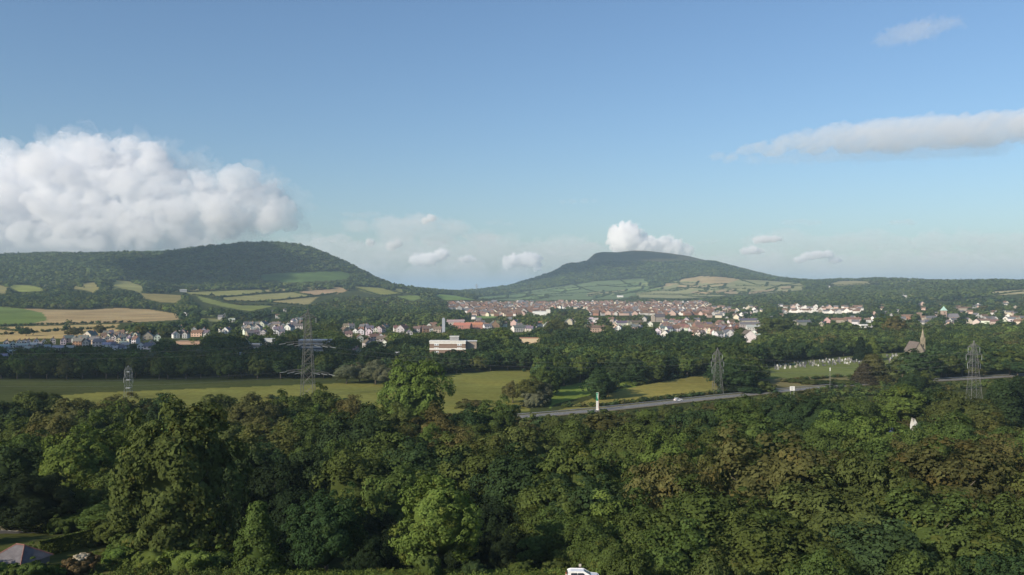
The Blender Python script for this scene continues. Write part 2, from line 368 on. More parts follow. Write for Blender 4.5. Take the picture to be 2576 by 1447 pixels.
def cloud(circles, D, mat, label, puffs=10, squash=1.0, thick=1.0, rough=0.28, vox=60, seed=1, bottom=None, cat='cloud'):
    """circles: (bearing x, y, radius) of the big lobes; small puffs bud from their upper sides"""
    r = random.Random(seed); S = D/F; Vi, Fi = ico(3); VV = []; FF = []; b = 0
    R = max(c[2] for c in circles)*S
    def add(x, y, rad, dep, sq=1.0):
        nonlocal b
        c = np.array([(x-CX)*S, D+dep, CAMZ+(HY-y)*S]); v = Vi*np.array([rad, rad*thick, rad*sq])*1.0 + c
        VV.append(v); FF.append(Fi+b); b += len(Vi)
    for (x, y, q) in circles:
        add(x, y, q*S, r.uniform(-.4, .4)*q*S, squash)
        for k in range(puffs):
            a = r.uniform(-0.2, math.pi+0.2); e = r.uniform(-1, 1); rr = q*r.uniform(0.18, 0.42)
            ce = math.cos(e)
            add(x+math.cos(a)*ce*q*0.88, y-math.sin(a)*ce*q*0.88*squash, rr*S, math.sin(e)*q*S*0.9*thick, squash)
    me = np_mesh('cloud', np.concatenate(VV), np.concatenate(FF), 3)
    o = bpy.data.objects.new('cloud_tmp', me); COL.objects.link(o)
    md = o.modifiers.new('r', 'REMESH'); md.mode = 'VOXEL'; md.voxel_size = R/vox*2
    dg = bpy.context.evaluated_depsgraph_get(); ev = o.evaluated_get(dg); m2 = bpy.data.meshes.new_from_object(ev)
    n = len(m2.vertices); P = np.zeros(n*3); m2.vertices.foreach_get('co', P); P = P.reshape(-1, 3)
    m2.update(); NN = np.zeros(n*3); m2.vertices.foreach_get('normal', NN); NN = NN.reshape(-1, 3)
    Q = P.copy(); Q[:, 2] /= max(squash, .25); k = fbm(Q, R*0.8, 6, seed)-0.75
    P2 = P + NN*(k*R*rough)[:, None]*np.array([1, 1, squash])
    if bottom is not None:
        zb = CAMZ+(HY-bottom)*S; lo = P2[:, 2] < zb; P2[lo, 2] = zb-(zb-P2[lo, 2])*0.18
    m2.vertices.foreach_set('co', P2.astype(np.float32).ravel()); m2.update()
    o.data = m2; md.voxel_size *= 0.85; dg.update(); ev = o.evaluated_get(bpy.context.evaluated_depsgraph_get()); m2 = bpy.data.meshes.new_from_object(ev)
    n = len(m2.vertices); P2 = np.zeros(n*3); m2.vertices.foreach_get('co', P2); P2 = P2.reshape(-1, 3); m2.materials.clear(); m2.materials.append(mat)
    bpy.data.objects.remove(o)
    c = link(bpy.data.objects.new('cloud', m2)); ctr = P2.mean(0)
    m2.transform(Matrix.Translation(-Vector(ctr))); c.location = ctr
    return tag(c, label, cat, 'clouds in the evening sky')

CM1 = cloud_mat('cumulus vapour', 0.0030, (.958, .967, .985)); CM2 = cloud_mat('thin vapour', 0.0007); CM3 = cloud_mat('far cumulus vapour', 0.006); CM4 = cloud_mat('wisp vapour', 0.00035)
CM7 = cloud_mat('high wisp vapour', 0.0007); CM9 = cloud_mat('ragged vapour', 0.0005); CM8 = cloud_mat('veil vapour', 0.00022); CM5 = cloud_mat('streak vapour', 0.0013, (1.0, 1.0, 1.0))
def sky_clouds():
    # the big cumulus bank above the wooded hill
    cloud([(30,452,46),(90,430,46),(150,412,40),(222,396,38),(285,412,34),(345,408,32),(395,402,26),(60,520,70),(160,490,80),(250,480,75),(330,470,60),(390,455,40),
           (130,570,80),(240,580,70),(350,560,62),(430,540,52),(490,490,44),(545,500,42),(600,486,34),(645,490,32),(690,520,26),(722,545,14),(560,550,44),(640,545,34),(480,585,36),(-60,500,90),(-40,600,80),(20,590,60),(60,630,60),(200,630,60),(330,620,50),(440,612,40),(-80,660,80)],
          15000, CM1, 'huge heaped white cumulus bank with grey belly above the wooded hill', 20, 0.92, 1.0, 0.32, 120, 11, 650)
    cloud([(30,440,52),(150,404,48),(285,402,46),(395,398,40),(460,440,40),(545,480,50),(640,470,46),(715,520,34),(745,560,20),(600,570,60),(90,420,50),(222,390,46)],
          15200, CM9, 'torn pale fringe around the huge cumulus bank', 14, 0.8, 1.0, 0.55, 90, 71)
    for i, (x, y, r_, n_) in enumerate([(800,600,16,5),(870,540,14,6),(1000,556,16,5),(1180,600,15,5),(960,640,14,6),(1230,560,12,5),(1390,640,11,4),(1760,610,12,4),(2110,600,13,5),(2330,640,14,6),(2480,590,12,5),(1980,560,13,6),(2250,560,10,5)]):
        q_ = random.Random(900+i); cloud([(x+j*r_*1.1, y+q_.uniform(-.4, .4)*r_, r_*q_.uniform(.6, 1.1)) for j in range(n_)], 25000+i*300, CM2 if i % 3 == 0 else CM4, 'thin broken grey cloud scrap '+['right beside the wooded hill shoulder', 'high above the hill shoulder', 'under the broad grey veil', 'right end of the gap veil', 'low in the gap near the hill', 'high over the centre of the gap', 'left of the mountain step', 'right of the white tower', 'above the flat white cumulus', 'low over the right ridge', 'near the right edge', 'high right of the mountain', 'high over the right ridge'][i], 5, 0.45, 1.3, 0.4, 40, 80+i)
    cloud([(1572,600,34),(1590,590,22),(1565,615,30),(1630,618,22),(1660,622,20),(1690,622,18),(1712,632,15),(1735,632,9),(1610,625,26)], 26000, CM3,
          'bright white cumulus tower rising behind the flat topped mountain', 22, 1, 1, 0.22, 90, 3)
    cloud([(1045,655,14),(1062,655,18),(1082,652,18),(1100,648,14),(1112,640,14)], 30000, CM3, 'small white cumulus puff, largest in the gap between the two hills', 12, 0.8, 1, 0.3, 50, 4)
    cloud([(1165,654,9),(1178,652,11),(1190,654,8)], 30000, CM3, 'tiny round white cloud right of the gap cumulus', 10, 0.8, 1, 0.3, 50, 5)
    cloud([(1282,660,17),(1298,655,15),(1320,655,18),(1338,655,17),(1352,650,10),(1350,668,12)], 30000, CM3, 'double white cumulus cloud low over the left foot of the mountain', 12, 0.9, 1, 0.3, 50, 6)
    cloud([(1460,622,10),(1480,620,14),(1500,620,12)], 30000, CM2, 'pale cloud just left of the cumulus tower', 10, 0.7, 1, 0.3, 50, 7)
    cloud([(1905,604,12),(1925,602,14),(1945,602,12),(1958,602,8)], 28000, CM3, 'upper of two small white clouds right of the mountain', 10, 0.6, 1, 0.3, 50, 8)
    cloud([(1875,632,12),(1892,630,13),(1908,632,10)], 28000, CM3, 'lower of two small white clouds right of the mountain', 10, 0.75, 1, 0.3, 50, 9)
    cloud([(2030,645,14),(2055,642,16),(2080,640,13),(2088,645,9),(2010,655,12),(2100,655,12)], 28000, CM3, 'flat white cumulus over the low ridge on the right', 12, 0.6, 1, 0.3, 50, 10)
    cloud([(2205,622,12),(2225,620,10),(2180,626,8)], 28000, CM2, 'faint white cloud right of the flat cumulus', 8, 0.5, 1, 0.3, 50, 12)
    cloud([(2465,606,9),(2472,604,7)], 28000, CM2, 'tiny faint cloud near the right edge', 8, 0.8, 1, 0.3, 50, 13)
    cloud([(1085,549,11),(1070,556,10)], 22000, CM3, 'small bright puff above the gap between the hills', 8, 0.8, 1, 0.3, 50, 14)
    cloud([(930,610,10),(985,620,13),(1000,614,11)], 24000, CM3, 'white fragment beside the slate grey cloud', 8, 0.8, 1, 0.3, 50, 15)
    cloud([(860,612,16),(900,616,20),(935,618,16),(885,620,22),(840,606,10)], 20000, CM2, 'slate grey cloud low beside the wooded hill', 5, 0.5, 1, 0.25, 50, 16)
    cloud([(745,596,14),(770,595,16),(790,597,10)], 20000, CM2, 'dark flat cloud just above the wooded hill shoulder', 5, 0.45, 1, 0.25, 50, 17)
    # long veil between the hills
    cloud([(900,570,30),(980,565,40),(1060,565,45),(1140,575,38),(1000,590,45),(1100,600,40),(1220,600,30)], 24000, CM4, 'broad thin grey veil above the gap between the hills', 4, 0.5, 2.0, 0.3, 50, 18)
    # long smooth streak on the right
    cloud([(1800+i*36, 392-i*4.2-12*math.sin(i*.22)+(12 if i % 3 == 1 else 0), 12+min(i, 12)*4.6) for i in range(0, 26)], 13000, CM5, 'long smooth grey streak cloud reaching in from the right edge', 5, 0.5, 1.2, 0.17, 80, 19)
    cloud([(1900+i*55, 400-i*3.0, 20+min(i, 6)*4) for i in range(0, 12)], 13400, CM4, 'faint ragged fringe hanging under the long grey streak cloud', 5, 0.5, 1.6, 0.4, 60, 23)
    cloud([(2235+i*24, 96-i*6, 24+10*math.sin(i*.6)) for i in range(0, 8)], 12000, CM7, 'faint pinkish wisp near the upper right corner', 5, 0.6, 1.2, 0.4, 60, 20)
    for i, (x0, x1, y, r_, lb) in enumerate([(-200, 1300, 690, 46, 'pale horizon veil behind the wooded hill'), (700, 1500, 640, 58, 'pale horizon veil in the gap between the hills'), (1500, 2800, 672, 60, 'pale horizon veil over the right hand ridge'), (1900, 2800, 610, 40, 'thin upper veil over the right hand ridge')]):
        cloud([(x0+j*(x1-x0)/12, y+8*math.sin(j*2.1+i), r_*(.8+.4*abs(math.sin(j*1.3)))) for j in range(13)], 36000+i*1500, CM8, lb, 3, 0.55, 1.0, 0.3, 40, 40+i)
    cloud([(1415,508,9),(1440,507,11),(1470,506,11),(1495,506,8)], 20000, CM4, 'thin pink wisp above the mountain', 3, 0.55, 1.6, 0.3, 50, 21)
def shade_clouds():
    """clouds drifting towards the sun, outside the picture; their shadows darken part of the land"""
    def sc(P, h, rx, ry, seed, label, tz=60):
        C = Vector(P)+SUN*((h-P[2])/SUN.z); V, Fc = ico(4); k = fbm(V*1.0, 1.4, 4, seed)
        V = V*(0.75+0.35*k)[:, None]*np.array([rx, ry, tz])
        me = np_mesh('cloud', V, Fc, 3); me.materials.append(CM6)
        o = link(bpy.data.objects.new('cloud', me)); o.location = C; tag(o, label, 'cloud', 'clouds in the evening sky')
    CM6 = cloud_mat('dense vapour', 0.03)
    for a in SHADES: sc(*a)
SHADES = [((-450, 715, 5), 700, 350, 125, 31, 'low cloud out of sight shading the dark woods of the valley'),
          ((-1190, 3300, 190), 1100, 300, 480, 32, 'cloud out of sight shading the middle of the wooded hill'),
          ((400, 5830, 220), 3300, 520, 400, 33, 'cloud out of sight shading the steep end of the mountain')]
if CLOUDS:
    sky_clouds()
shade_clouds()

# ---------------------------------------------------------------- where the houses stand
WALLC = {'white': (0.68, 0.66, 0.62), 'cream': (0.60, 0.54, 0.42), 'grey': (0.42, 0.41, 0.39), 'brick': (0.30, 0.17, 0.12), 'pinkish': (0.52, 0.38, 0.32), 'stone': (0.34, 0.30, 0.24)}
ROOFC = {'slate': (0.14, 0.14, 0.15), 'brown': (0.17, 0.115, 0.085), 'red': (0.235, 0.15, 0.125), 'orange': (0.36, 0.17, 0.11), 'pale grey': (0.38, 0.38, 0.37)}
HOUSES = []     # px, ground py, kind, width m, wall, roof, turn
rh = random.Random(21)
def hs(px, py, kind='gable', w=9, wall='white', roof='slate', rz=None, vis=1.0):
    if w < 24: w = max(5, w*.8)
    HOUSES.append(dict(px=px, py=py, kind=kind, w=w, wall=wall, roof=roof, rz=rh.uniform(-.5, .5) if rz is None else rz, vis=vis))
for x, y in [(16,872),(32,875),(48,871),(61,870),(71,869),(91,868),(111,870),(133,865),(159,866)]: hs(x, y+1, 'gable', 6, 'white', 'brown', rh.uniform(.1, .3))
for x, y, w in [(10,879,18),(57,876,20),(84,874,12),(98,873,10),(147,882,16),(179,882,12),(32,894,14),(5,905,14),(70,884,9),(120,880,9)]: hs(x, y, 'side', w*.7, 'grey', 'pale grey', rh.uniform(-.1, .1)); HOUSES[-1]['low'] = 1
for x, y in [(262,855),(275,853),(290,857),(302,858),(310,858),(283,860),(296,850),(308,846),(316,854),(325,856),(332,850),(344,850),(338,857),(268,860),(320,846),(266,848),(280,846),(300,864),(328,862),(342,864)]:
    hs(x, y+1, rh.choice(['gable', 'gable', 'gable', 'side']), rh.uniform(5, 6.6), rh.choice(['white', 'white', 'cream', 'grey']), rh.choice(['slate', 'brown']))
for x, y in [(269,874),(282,872),(290,877),(298,880),(306,882),(275,868),(312,870),(318,874),(286,883)]: hs(x, y, 'side', 9, 'white', rh.choice(['pale grey', 'slate', 'brown']), rh.uniform(-.2, .1)); HOUSES[-1]['low'] = 1
for x, y, k, w, c in [(228,852,'gable',13,'cream'),(372,856,'gable',14,'stone'),(396,858,'gable',9,'white'),(381,876,'gable',8,'cream'),(355,881,'gable',8,'white'),(210,862,'side',12,'white'),(218,872,'gable',8,'grey'),(173,862,'side',11,'pinkish'),(190,864,'gable',8,'grey'),
        (240,866,'side',12,'pinkish'),(250,872,'side',12,'grey'),(376,884,'side',10,'white'),(200,870,'side',12,'brick')]: hs(x, y, k, w, c, 'slate')
for x, y, k, w, c, rf in [(470,796,'side',13,'white','pale grey'),(453,832,'gable',8,'white','slate'),(442,850,'gable',9,'white','slate'),(488,836,'gable',8,'white','brown'),(498,846,'side',18,'pinkish','brown'),(512,838,'gable',8,'grey','slate'),(520,846,'side',9,'white','slate'),
        (460,842,'gable',8,'pinkish','slate'),(468,850,'gable',8,'grey','brown'),(552,838,'gable',6,'white','slate'),(571,839,'gable',11,'white','slate'),(555,803,'side',10,'grey','slate'),(565,797,'gable',10,'grey','pale grey'),(583,812,'side',12,'grey','pale grey'),
        (684,789,'side',9,'white','slate'),(699,800,'side',10,'white','brown'),(767,799,'side',10,'white','slate'),(718,785,'side',9,'white','slate')]: hs(x, y+1, k, w, c, rf)
for x, y, k, w, c in [(622,823,'side',13,'white'),(634,823,'side',9,'white'),(648,823,'side',14,'cream'),(663,823,'gable',12,'grey'),(681,828,'gable',11,'stone'),(696,823,'side',16,'stone'),(614,831,'gable',7,'white'),(630,832,'gable',13,'stone'),(636,834,'gable',7,'white'),(649,832,'gable',11,'grey'),
        (694,831,'gable',8,'white'),(696,837,'side',9,'white'),(707,836,'side',8,'white'),(646,843,'gable',11,'white'),(664,844,'gable',8,'grey'),(696,845,'gable',9,'white'),(705,843,'side',14,'grey'),(620,842,'side',9,'white'),(728,832,'gable',12,'white'),(750,828,'side',16,'white'),(724,823,'gable',6,'white'),
        (737,824,'side',12,'white'),(739,814,'gable',9,'white'),(745,812,'gable',7,'white'),(752,811,'side',14,'brick'),(712,826,'gable',8,'grey'),(718,832,'side',10,'stone'),(620,863,'gable',8,'cream'),(640,846,'side',12,'grey'),(628,848,'side',10,'stone')]: hs(x, y, k, w, c, 'slate')
for x, y, k, w, c in [(873,828,'side',13,'cream'),(868,840,'gable',12,'stone'),(884,828,'side',10,'grey'),(898,842,'gable',9,'white'),(908,842,'gable',10,'white'),(930,834,'side',12,'white'),(929,843,'gable',10,'white'),(945,838,'gable',7,'white'),(958,836,'gable',11,'grey'),(968,832,'gable',11,'stone'),
        (1014,836,'gable',15,'grey'),(1004,835,'gable',10,'stone'),(1062,834,'side',12,'white'),(1070,836,'side',11,'brick'),(1080,826,'gable',7,'white'),(1091,825,'side',13,'stone'),(1050,836,'side',13,'grey'),(1102,837,'side',14,'stone'),(995,834,'side',6,'white'),(1030,846,'gable',7,'white'),(877,850,'side',10,'cream'),
        (905,860,'gable',9,'grey'),(956,857,'gable',10,'white'),(970,874,'gable',7,'white'),(924,875,'gable',9,'grey'),(962,864,'side',14,'grey'),(897,900,'gable',12,'stone'),(940,858,'side',14,'grey'),(912,830,'side',9,'brick'),(920,829,'side',10,'cream'),(1086,834,'side',10,'white')]:
    hs(x, y, k, w, c, rh.choice(['slate', 'brown', 'brown']))
for x, y, k, w, c, rf in [(1164,828,'side',26,'brick','orange'),(1194,827,'side',26,'brick','orange'),(1218,827,'side',14,'pinkish','orange'),(1243,826,'gable',17,'brick','slate'),(1267,823,'side',13,'white','red'),(1141,819,'side',34,'cream','pale grey'),
        (1293,834,'gable',8,'white','slate'),(1312,835,'side',26,'white','slate'),(1330,835,'side',16,'cream','slate'),(1375,826,'gable',12,'white','slate'),(1358,822,'side',16,'white','orange'),(1345,824,'gable',8,'white','slate'),(1430,817,'gable',14,'cream','slate'),(1445,816,'gable',10,'stone','slate'),
        (1485,810,'side',14,'grey','pale grey'),(1501,812,'side',14,'white','pale grey'),(1550,819,'gable',12,'white','slate'),(1566,820,'side',24,'white','slate'),(1582,820,'gable',9,'cream','slate'),(1598,819,'side',24,'stone','brown'),(1635,822,'gable',10,'white','slate'),
        (1557,832,'gable',9,'white','slate'),(1547,839,'gable',7,'white','slate'),(1500,836,'side',26,'pinkish','brown'),(1676,850,'gable',12,'white','slate'),(1654,842,'gable',11,'white','red'),(1392,840,'side',10,'grey','slate'),(1417,830,'gable',8,'grey','slate'),
        (1902,834,'side',26,'white','pale grey'),(1895,826,'side',40,'grey','slate'),(1833,848,'gable',13,'white','slate'),(1881,860,'gable',22,'white','brown'),(1900,846,'gable',9,'white','slate'),(2018,820,'side',30,'stone','slate'),(1973,821,'gable',9,'white','slate'),(2000,820,'gable',12,'stone','slate'),
        (1905,812,'side',11,'white','slate'),(1880,815,'side',30,'cream','slate'),(2152,817,'side',14,'white','slate'),(2197,809,'gable',13,'white','slate'),(2182,812,'side',12,'white','brown'),(2126,810,'gable',9,'white','slate'),(2110,812,'side',24,'stone','brown'),(2145,812,'side',26,'pinkish','brown'),
        (2402,812,'side',22,'white','slate'),(2398,808,'gable',9,'white','slate'),(2477,814,'side',20,'white','brown'),(2500,808,'gable',10,'white','slate'),(2530,808,'gable',10,'white','slate'),(2545,809,'side',14,'white','slate'),(2563,816,'side',18,'cream','brown'),(2560,806,'side',24,'stone','brown'),
        (2425,782,'side',30,'stone','brown'),(2450,776,'side',14,'grey','slate'),(2540,792,'side',18,'cream','slate'),(2526,790,'gable',7,'cream','slate'),(2280,804,'side',30,'brick','brown'),(2440,790,'side',14,'pinkish','brown'),(2345,806,'side',20,'grey','slate'),(2320,806,'side',16,'stone','brown'),
        (2278,749,'side',22,'white','pale grey'),(2270,742,'side',12,'grey','slate'),(2085,723,'side',14,'white','slate'),(1560,748,'side',30,'white','pale grey'),(461,735,'side',22,'white','pale grey'),(1900,858,'side',12,'white','pale grey')]: hs(x, y, k, w, c, rf)
for i in range(70):      # brown and pink roofs in the middle of the town
    x = rh.uniform(1662, 1856); y = rh.uniform(814, 850)
    if y > 836 and x < 1735: y -= 12
    hs(x, y, rh.choice(['gable', 'side', 'side']), rh.uniform(8, 16), rh.choice(['white', 'white', 'pinkish', 'cream', 'brick']), rh.choice(['brown', 'slate', 'red', 'brown']), rh.choice([0.25, -1.1, 0.5]), .8)
for i in range(34):
    hs(rh.uniform(1742, 1905), rh.uniform(774, 800), rh.choice(['gable', 'side']), rh.uniform(9, 18), rh.choice(['white', 'white', 'pinkish', 'cream']), rh.choice(['brown', 'slate']), None, .7)
for i in range(62):      # white houses on the right
    x = rh.uniform(1962, 2165); y = 773+rh.choice([0, 4, 8, 12])+rh.uniform(-1.5, 1.5)+(x-1962)*.02
    hs(x, y, rh.choice(['gable', 'side', 'side']), rh.uniform(9, 20), rh.choice(['white', 'white', 'white', 'pinkish']), rh.choice(['brown', 'slate', 'brown']), rh.uniform(-.2, .2), .85)
for i in range(46):
    hs(rh.uniform(2190, 2576), rh.uniform(766, 822), rh.choice(['gable', 'side']), rh.uniform(8, 17), rh.choice(['white', 'white', 'cream', 'grey', 'pinkish', 'stone']), rh.choice(['brown', 'slate', 'slate']), None, .85)
for i in range(46):      # scattered houses among the trees on the right and in the middle
    x = rh.uniform(1180, 2576); y = rh.uniform(764, 822) if x > 1860 else rh.uniform(802, 832)
    hs(x, y, rh.choice(['gable', 'side']), rh.uniform(8, 15), rh.choice(['white', 'cream', 'grey', 'pinkish', 'stone']), rh.choice(['brown', 'slate', 'slate']), None, .8)
ESTATE = []
for row in range(17):    # the red roofed estate
    y = 762+row*2.1
    x = 1128+rh.uniform(0, 10)
    while x < 1790:
        lim = 759 if x > 1300 else 761
        bot = 797 if 1180 < x < 1320 else (788 if x < 1480 else 795)
        if y > lim+rh.uniform(0, 3) and y < bot and not (1380 < x < 1480 and y > 778) and not (x < 1180 and y > 780):
            rest_ = dict(px=x, py=y+rh.uniform(-.7, .7), kind=rh.choice(['gable', 'side', 'side', 'side']), w=rh.uniform(7, 15), wall=rh.choice(['pinkish', 'brick', 'white', 'cream', 'grey', 'brick']), roof=rh.choice(['red', 'brown', 'brown', 'brown', 'slate']), rz=rh.choice([.2, -.15, .35, 1.2]), vis=.62)
            ESTATE.append(rest_)
        x += rh.uniform(7, 17)
for h in HOUSES+ESTATE: h['p'] = at(h['px'], h['py'], 300)
SPECIAL = [(2303,1064,300,12),(2238,1080,290,14),(1130, 872, 660, 110), (1116, 815, 1100, 12), (1116, 828, 1100, 12), (677, 858, 900, 36), (760, 868, 820, 60), (800, 876, 800, 50), (790, 862, 820, 70), (1358, 788, 1900, 40), (1378, 784, 1950, 20), (1263, 790, 2000, 40), (2375, 785, 1500, 14), (2400, 795, 1500, 40), (2328, 850, 620, 16), (2314, 872, 560, 34), (2328, 838, 620, 14),
           (998, 893, 690, 26), (1333, 857, 850, 55), (2185, 818, 1200, 42), (2315, 796, 1500, 12), (1650, 808, 1500, 30), (474, 861, 900, 70), (604, 894, 700, 20),(640,870,800,30),(1116,805,1100,14),(1090,882,640,24),(1160,882,640,24)]
def blockers():
    """points that must stay in sight: (px, py, distance, half width px)"""
    B = [(h['px'], h['py']-3.2*F/h['p'].y, h['p'].y, h['w']*.25*F/h['p'].y) for h in HOUSES+ESTATE if rh.random() < h['vis']]
    B += [(x, float(np.interp(x, [p[0] for p in ROADP], [p[1] for p in ROADP]))-1.5, 350+max(0, x-1288)*.17, 6) for x in list(range(1262, 2240, 9))+list(range(2345, 2600, 9))]
    return B+[(a, b, d, w*.4) for a, b, d, w in SPECIAL]

# ---------------------------------------------------------------- crowns and trees
def leaf_quads(C, Nn, S, r, asp=0.62):
    """one bent leaf spray (a quad) per centre: centres C, normals Nn, sizes S"""
    n = len(C); U = np.cross(Nn, r.normal(size=(n, 3))); U /= np.linalg.norm(U, axis=1)[:, None]+1e-9
    W = np.cross(Nn, U); U *= S[:, None]; W *= (S*asp)[:, None]
    j = 1+0.35*r.uniform(-1, 1, (4, n, 1))
    V = np.stack([C-U*j[0], C-W*j[1]+Nn*S[:, None]*.12, C+U*j[2], C+W*j[3]-Nn*S[:, None]*.12], 1).reshape(-1, 3)
    return V, np.arange(4*n).reshape(-1, 4)
def unit(n, r):
    v = r.normal(size=(n, 3)); return v/np.linalg.norm(v, axis=1)[:, None]
def crown(seed, kind, nclump, per, leaf, core=True, H=16.0, R=6.5, boughs=0):
    """leaf sprays gathered in clumps over an uneven envelope; returns V, F, tint"""
    r = np.random.default_rng(seed)
    u = unit(nclump*6, r); u = u[u[:, 2] > -0.75]
    if boughs and kind in ('round', 'tall', 'full', 'bush'):
        c = unit(400, r); c = c[c[:, 2] > -.6]; sel = [c[0]]
        for q in c[1:]:
            if len(sel) < boughs and all(np.dot(q, w_) < math.cos(1.35/math.sqrt(boughs)*1.25) for w_ in sel): sel.append(q)
        c = np.array(sel); bs = 0.80+0.30*r.random(len(c)); d_ = u@c.T; nb_ = d_.argmax(1); near = d_.max(1); lim = math.cos(1.9/math.sqrt(boughs))
        g = near > lim; u = u[g]; nb_ = nb_[g]; near = near[g]; u = u[:nclump]; nb_ = nb_[:nclump]; near = near[:nclump]
        a_ = np.arccos(np.clip(near, -1, 1))/(1.9/math.sqrt(boughs)); bulge = bs[nb_]*(0.66+0.36*np.sqrt(np.clip(1-a_**2, 0, 1)))
    else:
        u = u[:nclump]; bulge = np.ones(len(u))
    n = len(u)
    az = np.arctan2(u[:, 1], u[:, 0]); el = u[:, 2]
    ph = r.uniform(0, 6.28, 6)
    lump = 1+0.13*np.sin(2*az+ph[0]+2*el)+0.10*np.sin(3*az+ph[1]-4*el)+0.08*np.sin(5*az+ph[2]+5*el)
    depth = (1-(0.14 if boughs else 0.32)*r.random(n)**1.6)*bulge*(1.08 if boughs else 1)
    if kind == 'round':
        cz, rz = 0.57*H, 0.43*H; e = np.stack([u[:, 0]*R, u[:, 1]*R, u[:, 2]*rz], 1)*(lump*depth)[:, None]
    elif kind == 'tall':
        cz, rz = 0.53*H, 0.47*H; s = 1-0.12*u[:, 2]; e = np.stack([u[:, 0]*R*s, u[:, 1]*R*s, u[:, 2]*rz], 1)*(lump*depth)[:, None]
    elif kind == 'cone':
        cz, rz = 0.0, H; h = r.random(n)**1.25*0.93+0.05; a = r.uniform(0, 6.28, n); q = R*(1-h)**0.8*(0.8+0.25*r.random(n))*(1+0.12*np.sin(14*h*3+a))
        e = np.stack([np.cos(a)*q, np.sin(a)*q, h*H], 1); u = np.stack([np.cos(a), np.sin(a), np.full(n, .35)], 1)
    elif kind == 'column':
        cz, rz = 0.0, H; h = r.random(n)*0.95+0.04; a = r.uniform(0, 6.28, n); q = R*np.sin(np.pi*np.clip(h*0.92+.06, 0, 1))**0.6*(0.7+0.35*r.random(n))
        e = np.stack([np.cos(a)*q, np.sin(a)*q, h*H], 1); u = np.stack([np.cos(a), np.sin(a), h], 1)
    elif kind == 'full':
        cz, rz = 0.49*H, 0.51*H; e = np.stack([u[:, 0]*R, u[:, 1]*R, u[:, 2]*rz], 1)*(lump*depth)[:, None]
    elif kind == 'bush':
        cz, rz = 0.42*H, 0.52*H; e = np.stack([u[:, 0]*R, u[:, 1]*R, u[:, 2]*rz], 1)*(lump*depth)[:, None]
    e[:, 2] += cz
    scale = min(R, H*.5)
    cr = scale*((0.10+0.10*r.random(n)) if boughs else (0.17+0.15*r.random(n))) if kind not in ('cone', 'column') else R*(0.2+0.16*r.random(n))
    k = np.repeat(np.arange(n), per); m = len(k)
    d = unit(m, r); d[:, 2] = np.where(d[:, 2] < -0.35, -d[:, 2], d[:, 2])
    out = u[k]/np.linalg.norm(u[k], axis=1)[:, None]
    flip = (d*out).sum(1) < -0.25; d[flip] *= -1
    P = e[k]+d*(cr[k]*(0.8+0.3*r.random(m)))[:, None]*np.array([1.05, 1.05, 0.92])
    Nn = 0.85*d+0.5*out+(0.36 if boughs else .5)*unit(m, r); Nn /= np.linalg.norm(Nn, axis=1)[:, None]
    S = leaf*(0.65+0.7*r.random(m))
    V, Fq = leaf_quads(P, Nn, S, r)
    tc = (0.82+0.36*r.random(n))[k]*(0.9+0.2*r.random(m))
    warm = (r.random(n) < 0.10)[k]*r.uniform(0, 0.22)
    T = np.stack([tc*(1+warm), tc, tc*(1-0.3*warm)], 1); T = np.repeat(T, 4, 0)
    if core:
        Vi, Fi = ICO1 if len(V) < 3000 else ICO2
        if kind in ('cone', 'column'):
            h = (Vi[:, 2]+1)/2; q = R*0.72*((1-h)**0.8+.02) if kind == 'cone' else R*.7*np.sin(np.pi*np.clip(h*.92+.06, 0, 1))**.6
            ra = np.sqrt(Vi[:, 0]**2+Vi[:, 1]**2)+1e-6; ra = np.maximum(ra, .2)
            B = np.stack([Vi[:, 0]/ra*q, Vi[:, 1]/ra*q, (h*.9+.05)*H], 1)
        else:
            az = np.arctan2(Vi[:, 1], Vi[:, 0]); el = Vi[:, 2]
            lp = (1+0.13*np.sin(2*az+ph[0]+2*el)+0.10*np.sin(3*az+ph[1]-4*el)+0.08*np.sin(5*az+ph[2]+5*el))*((0.60 if boughs else 0.74)+0.1*r.random(len(Vi)))
            B = Vi*np.array([R, R, rz])*lp[:, None]; B[:, 2] += cz
        nb = len(V)
        Fc = np.concatenate([Fi, Fi[:, :1]], 1)+nb      # degenerate quads, kept triangular below
        V = np.concatenate([V, B]); T = np.concatenate([T, np.full((len(B), 3), 0.8)])
        return V, Fq, T, Fi+nb
    return V, Fq, T, None
ICO1 = ico(2); ICO2 = ico(3); ICO0 = ico(1)
def crown_mesh(name, *a, **k):
    V, Fq, T, Ft = crown(*a, **k)
    tri = np.concatenate([Fq[:, [0, 1, 2]], Fq[:, [0, 2, 3]]] + ([Ft] if Ft is not None else []))
    me = np_mesh(name, V, tri, 3, T); me.materials.append(M['leaf']); return me
def trunk_mesh(seed, H=16.0, R=6.5, th=0.34, limbs=7):
    r = random.Random(seed); b = MB(); top = 0.72*H
    pts = [(0, 0, -0.6), (0.05*r.uniform(-1, 1), 0, H*.12), (r.uniform(-.3, .3), r.uniform(-.3, .3), H*.35), (r.uniform(-.5, .5), r.uniform(-.5, .5), top)]
    b.tube(pts, [th*1.35, th, th*.75, th*.2], 8)
    for k in range(limbs):
        z = H*(0.2+0.45*k/limbs); a = 2.4*k+r.random(); q = R*(0.55+.2*r.random())
        b.tube([(0, 0, z), (math.cos(a)*q*.45, math.sin(a)*q*.45, z+H*.08), (math.cos(a)*q, math.sin(a)*q, z+H*.22)], [th*.4, th*.26, th*.08], 5)
    return b.mesh('trunk', M['bark'], True)

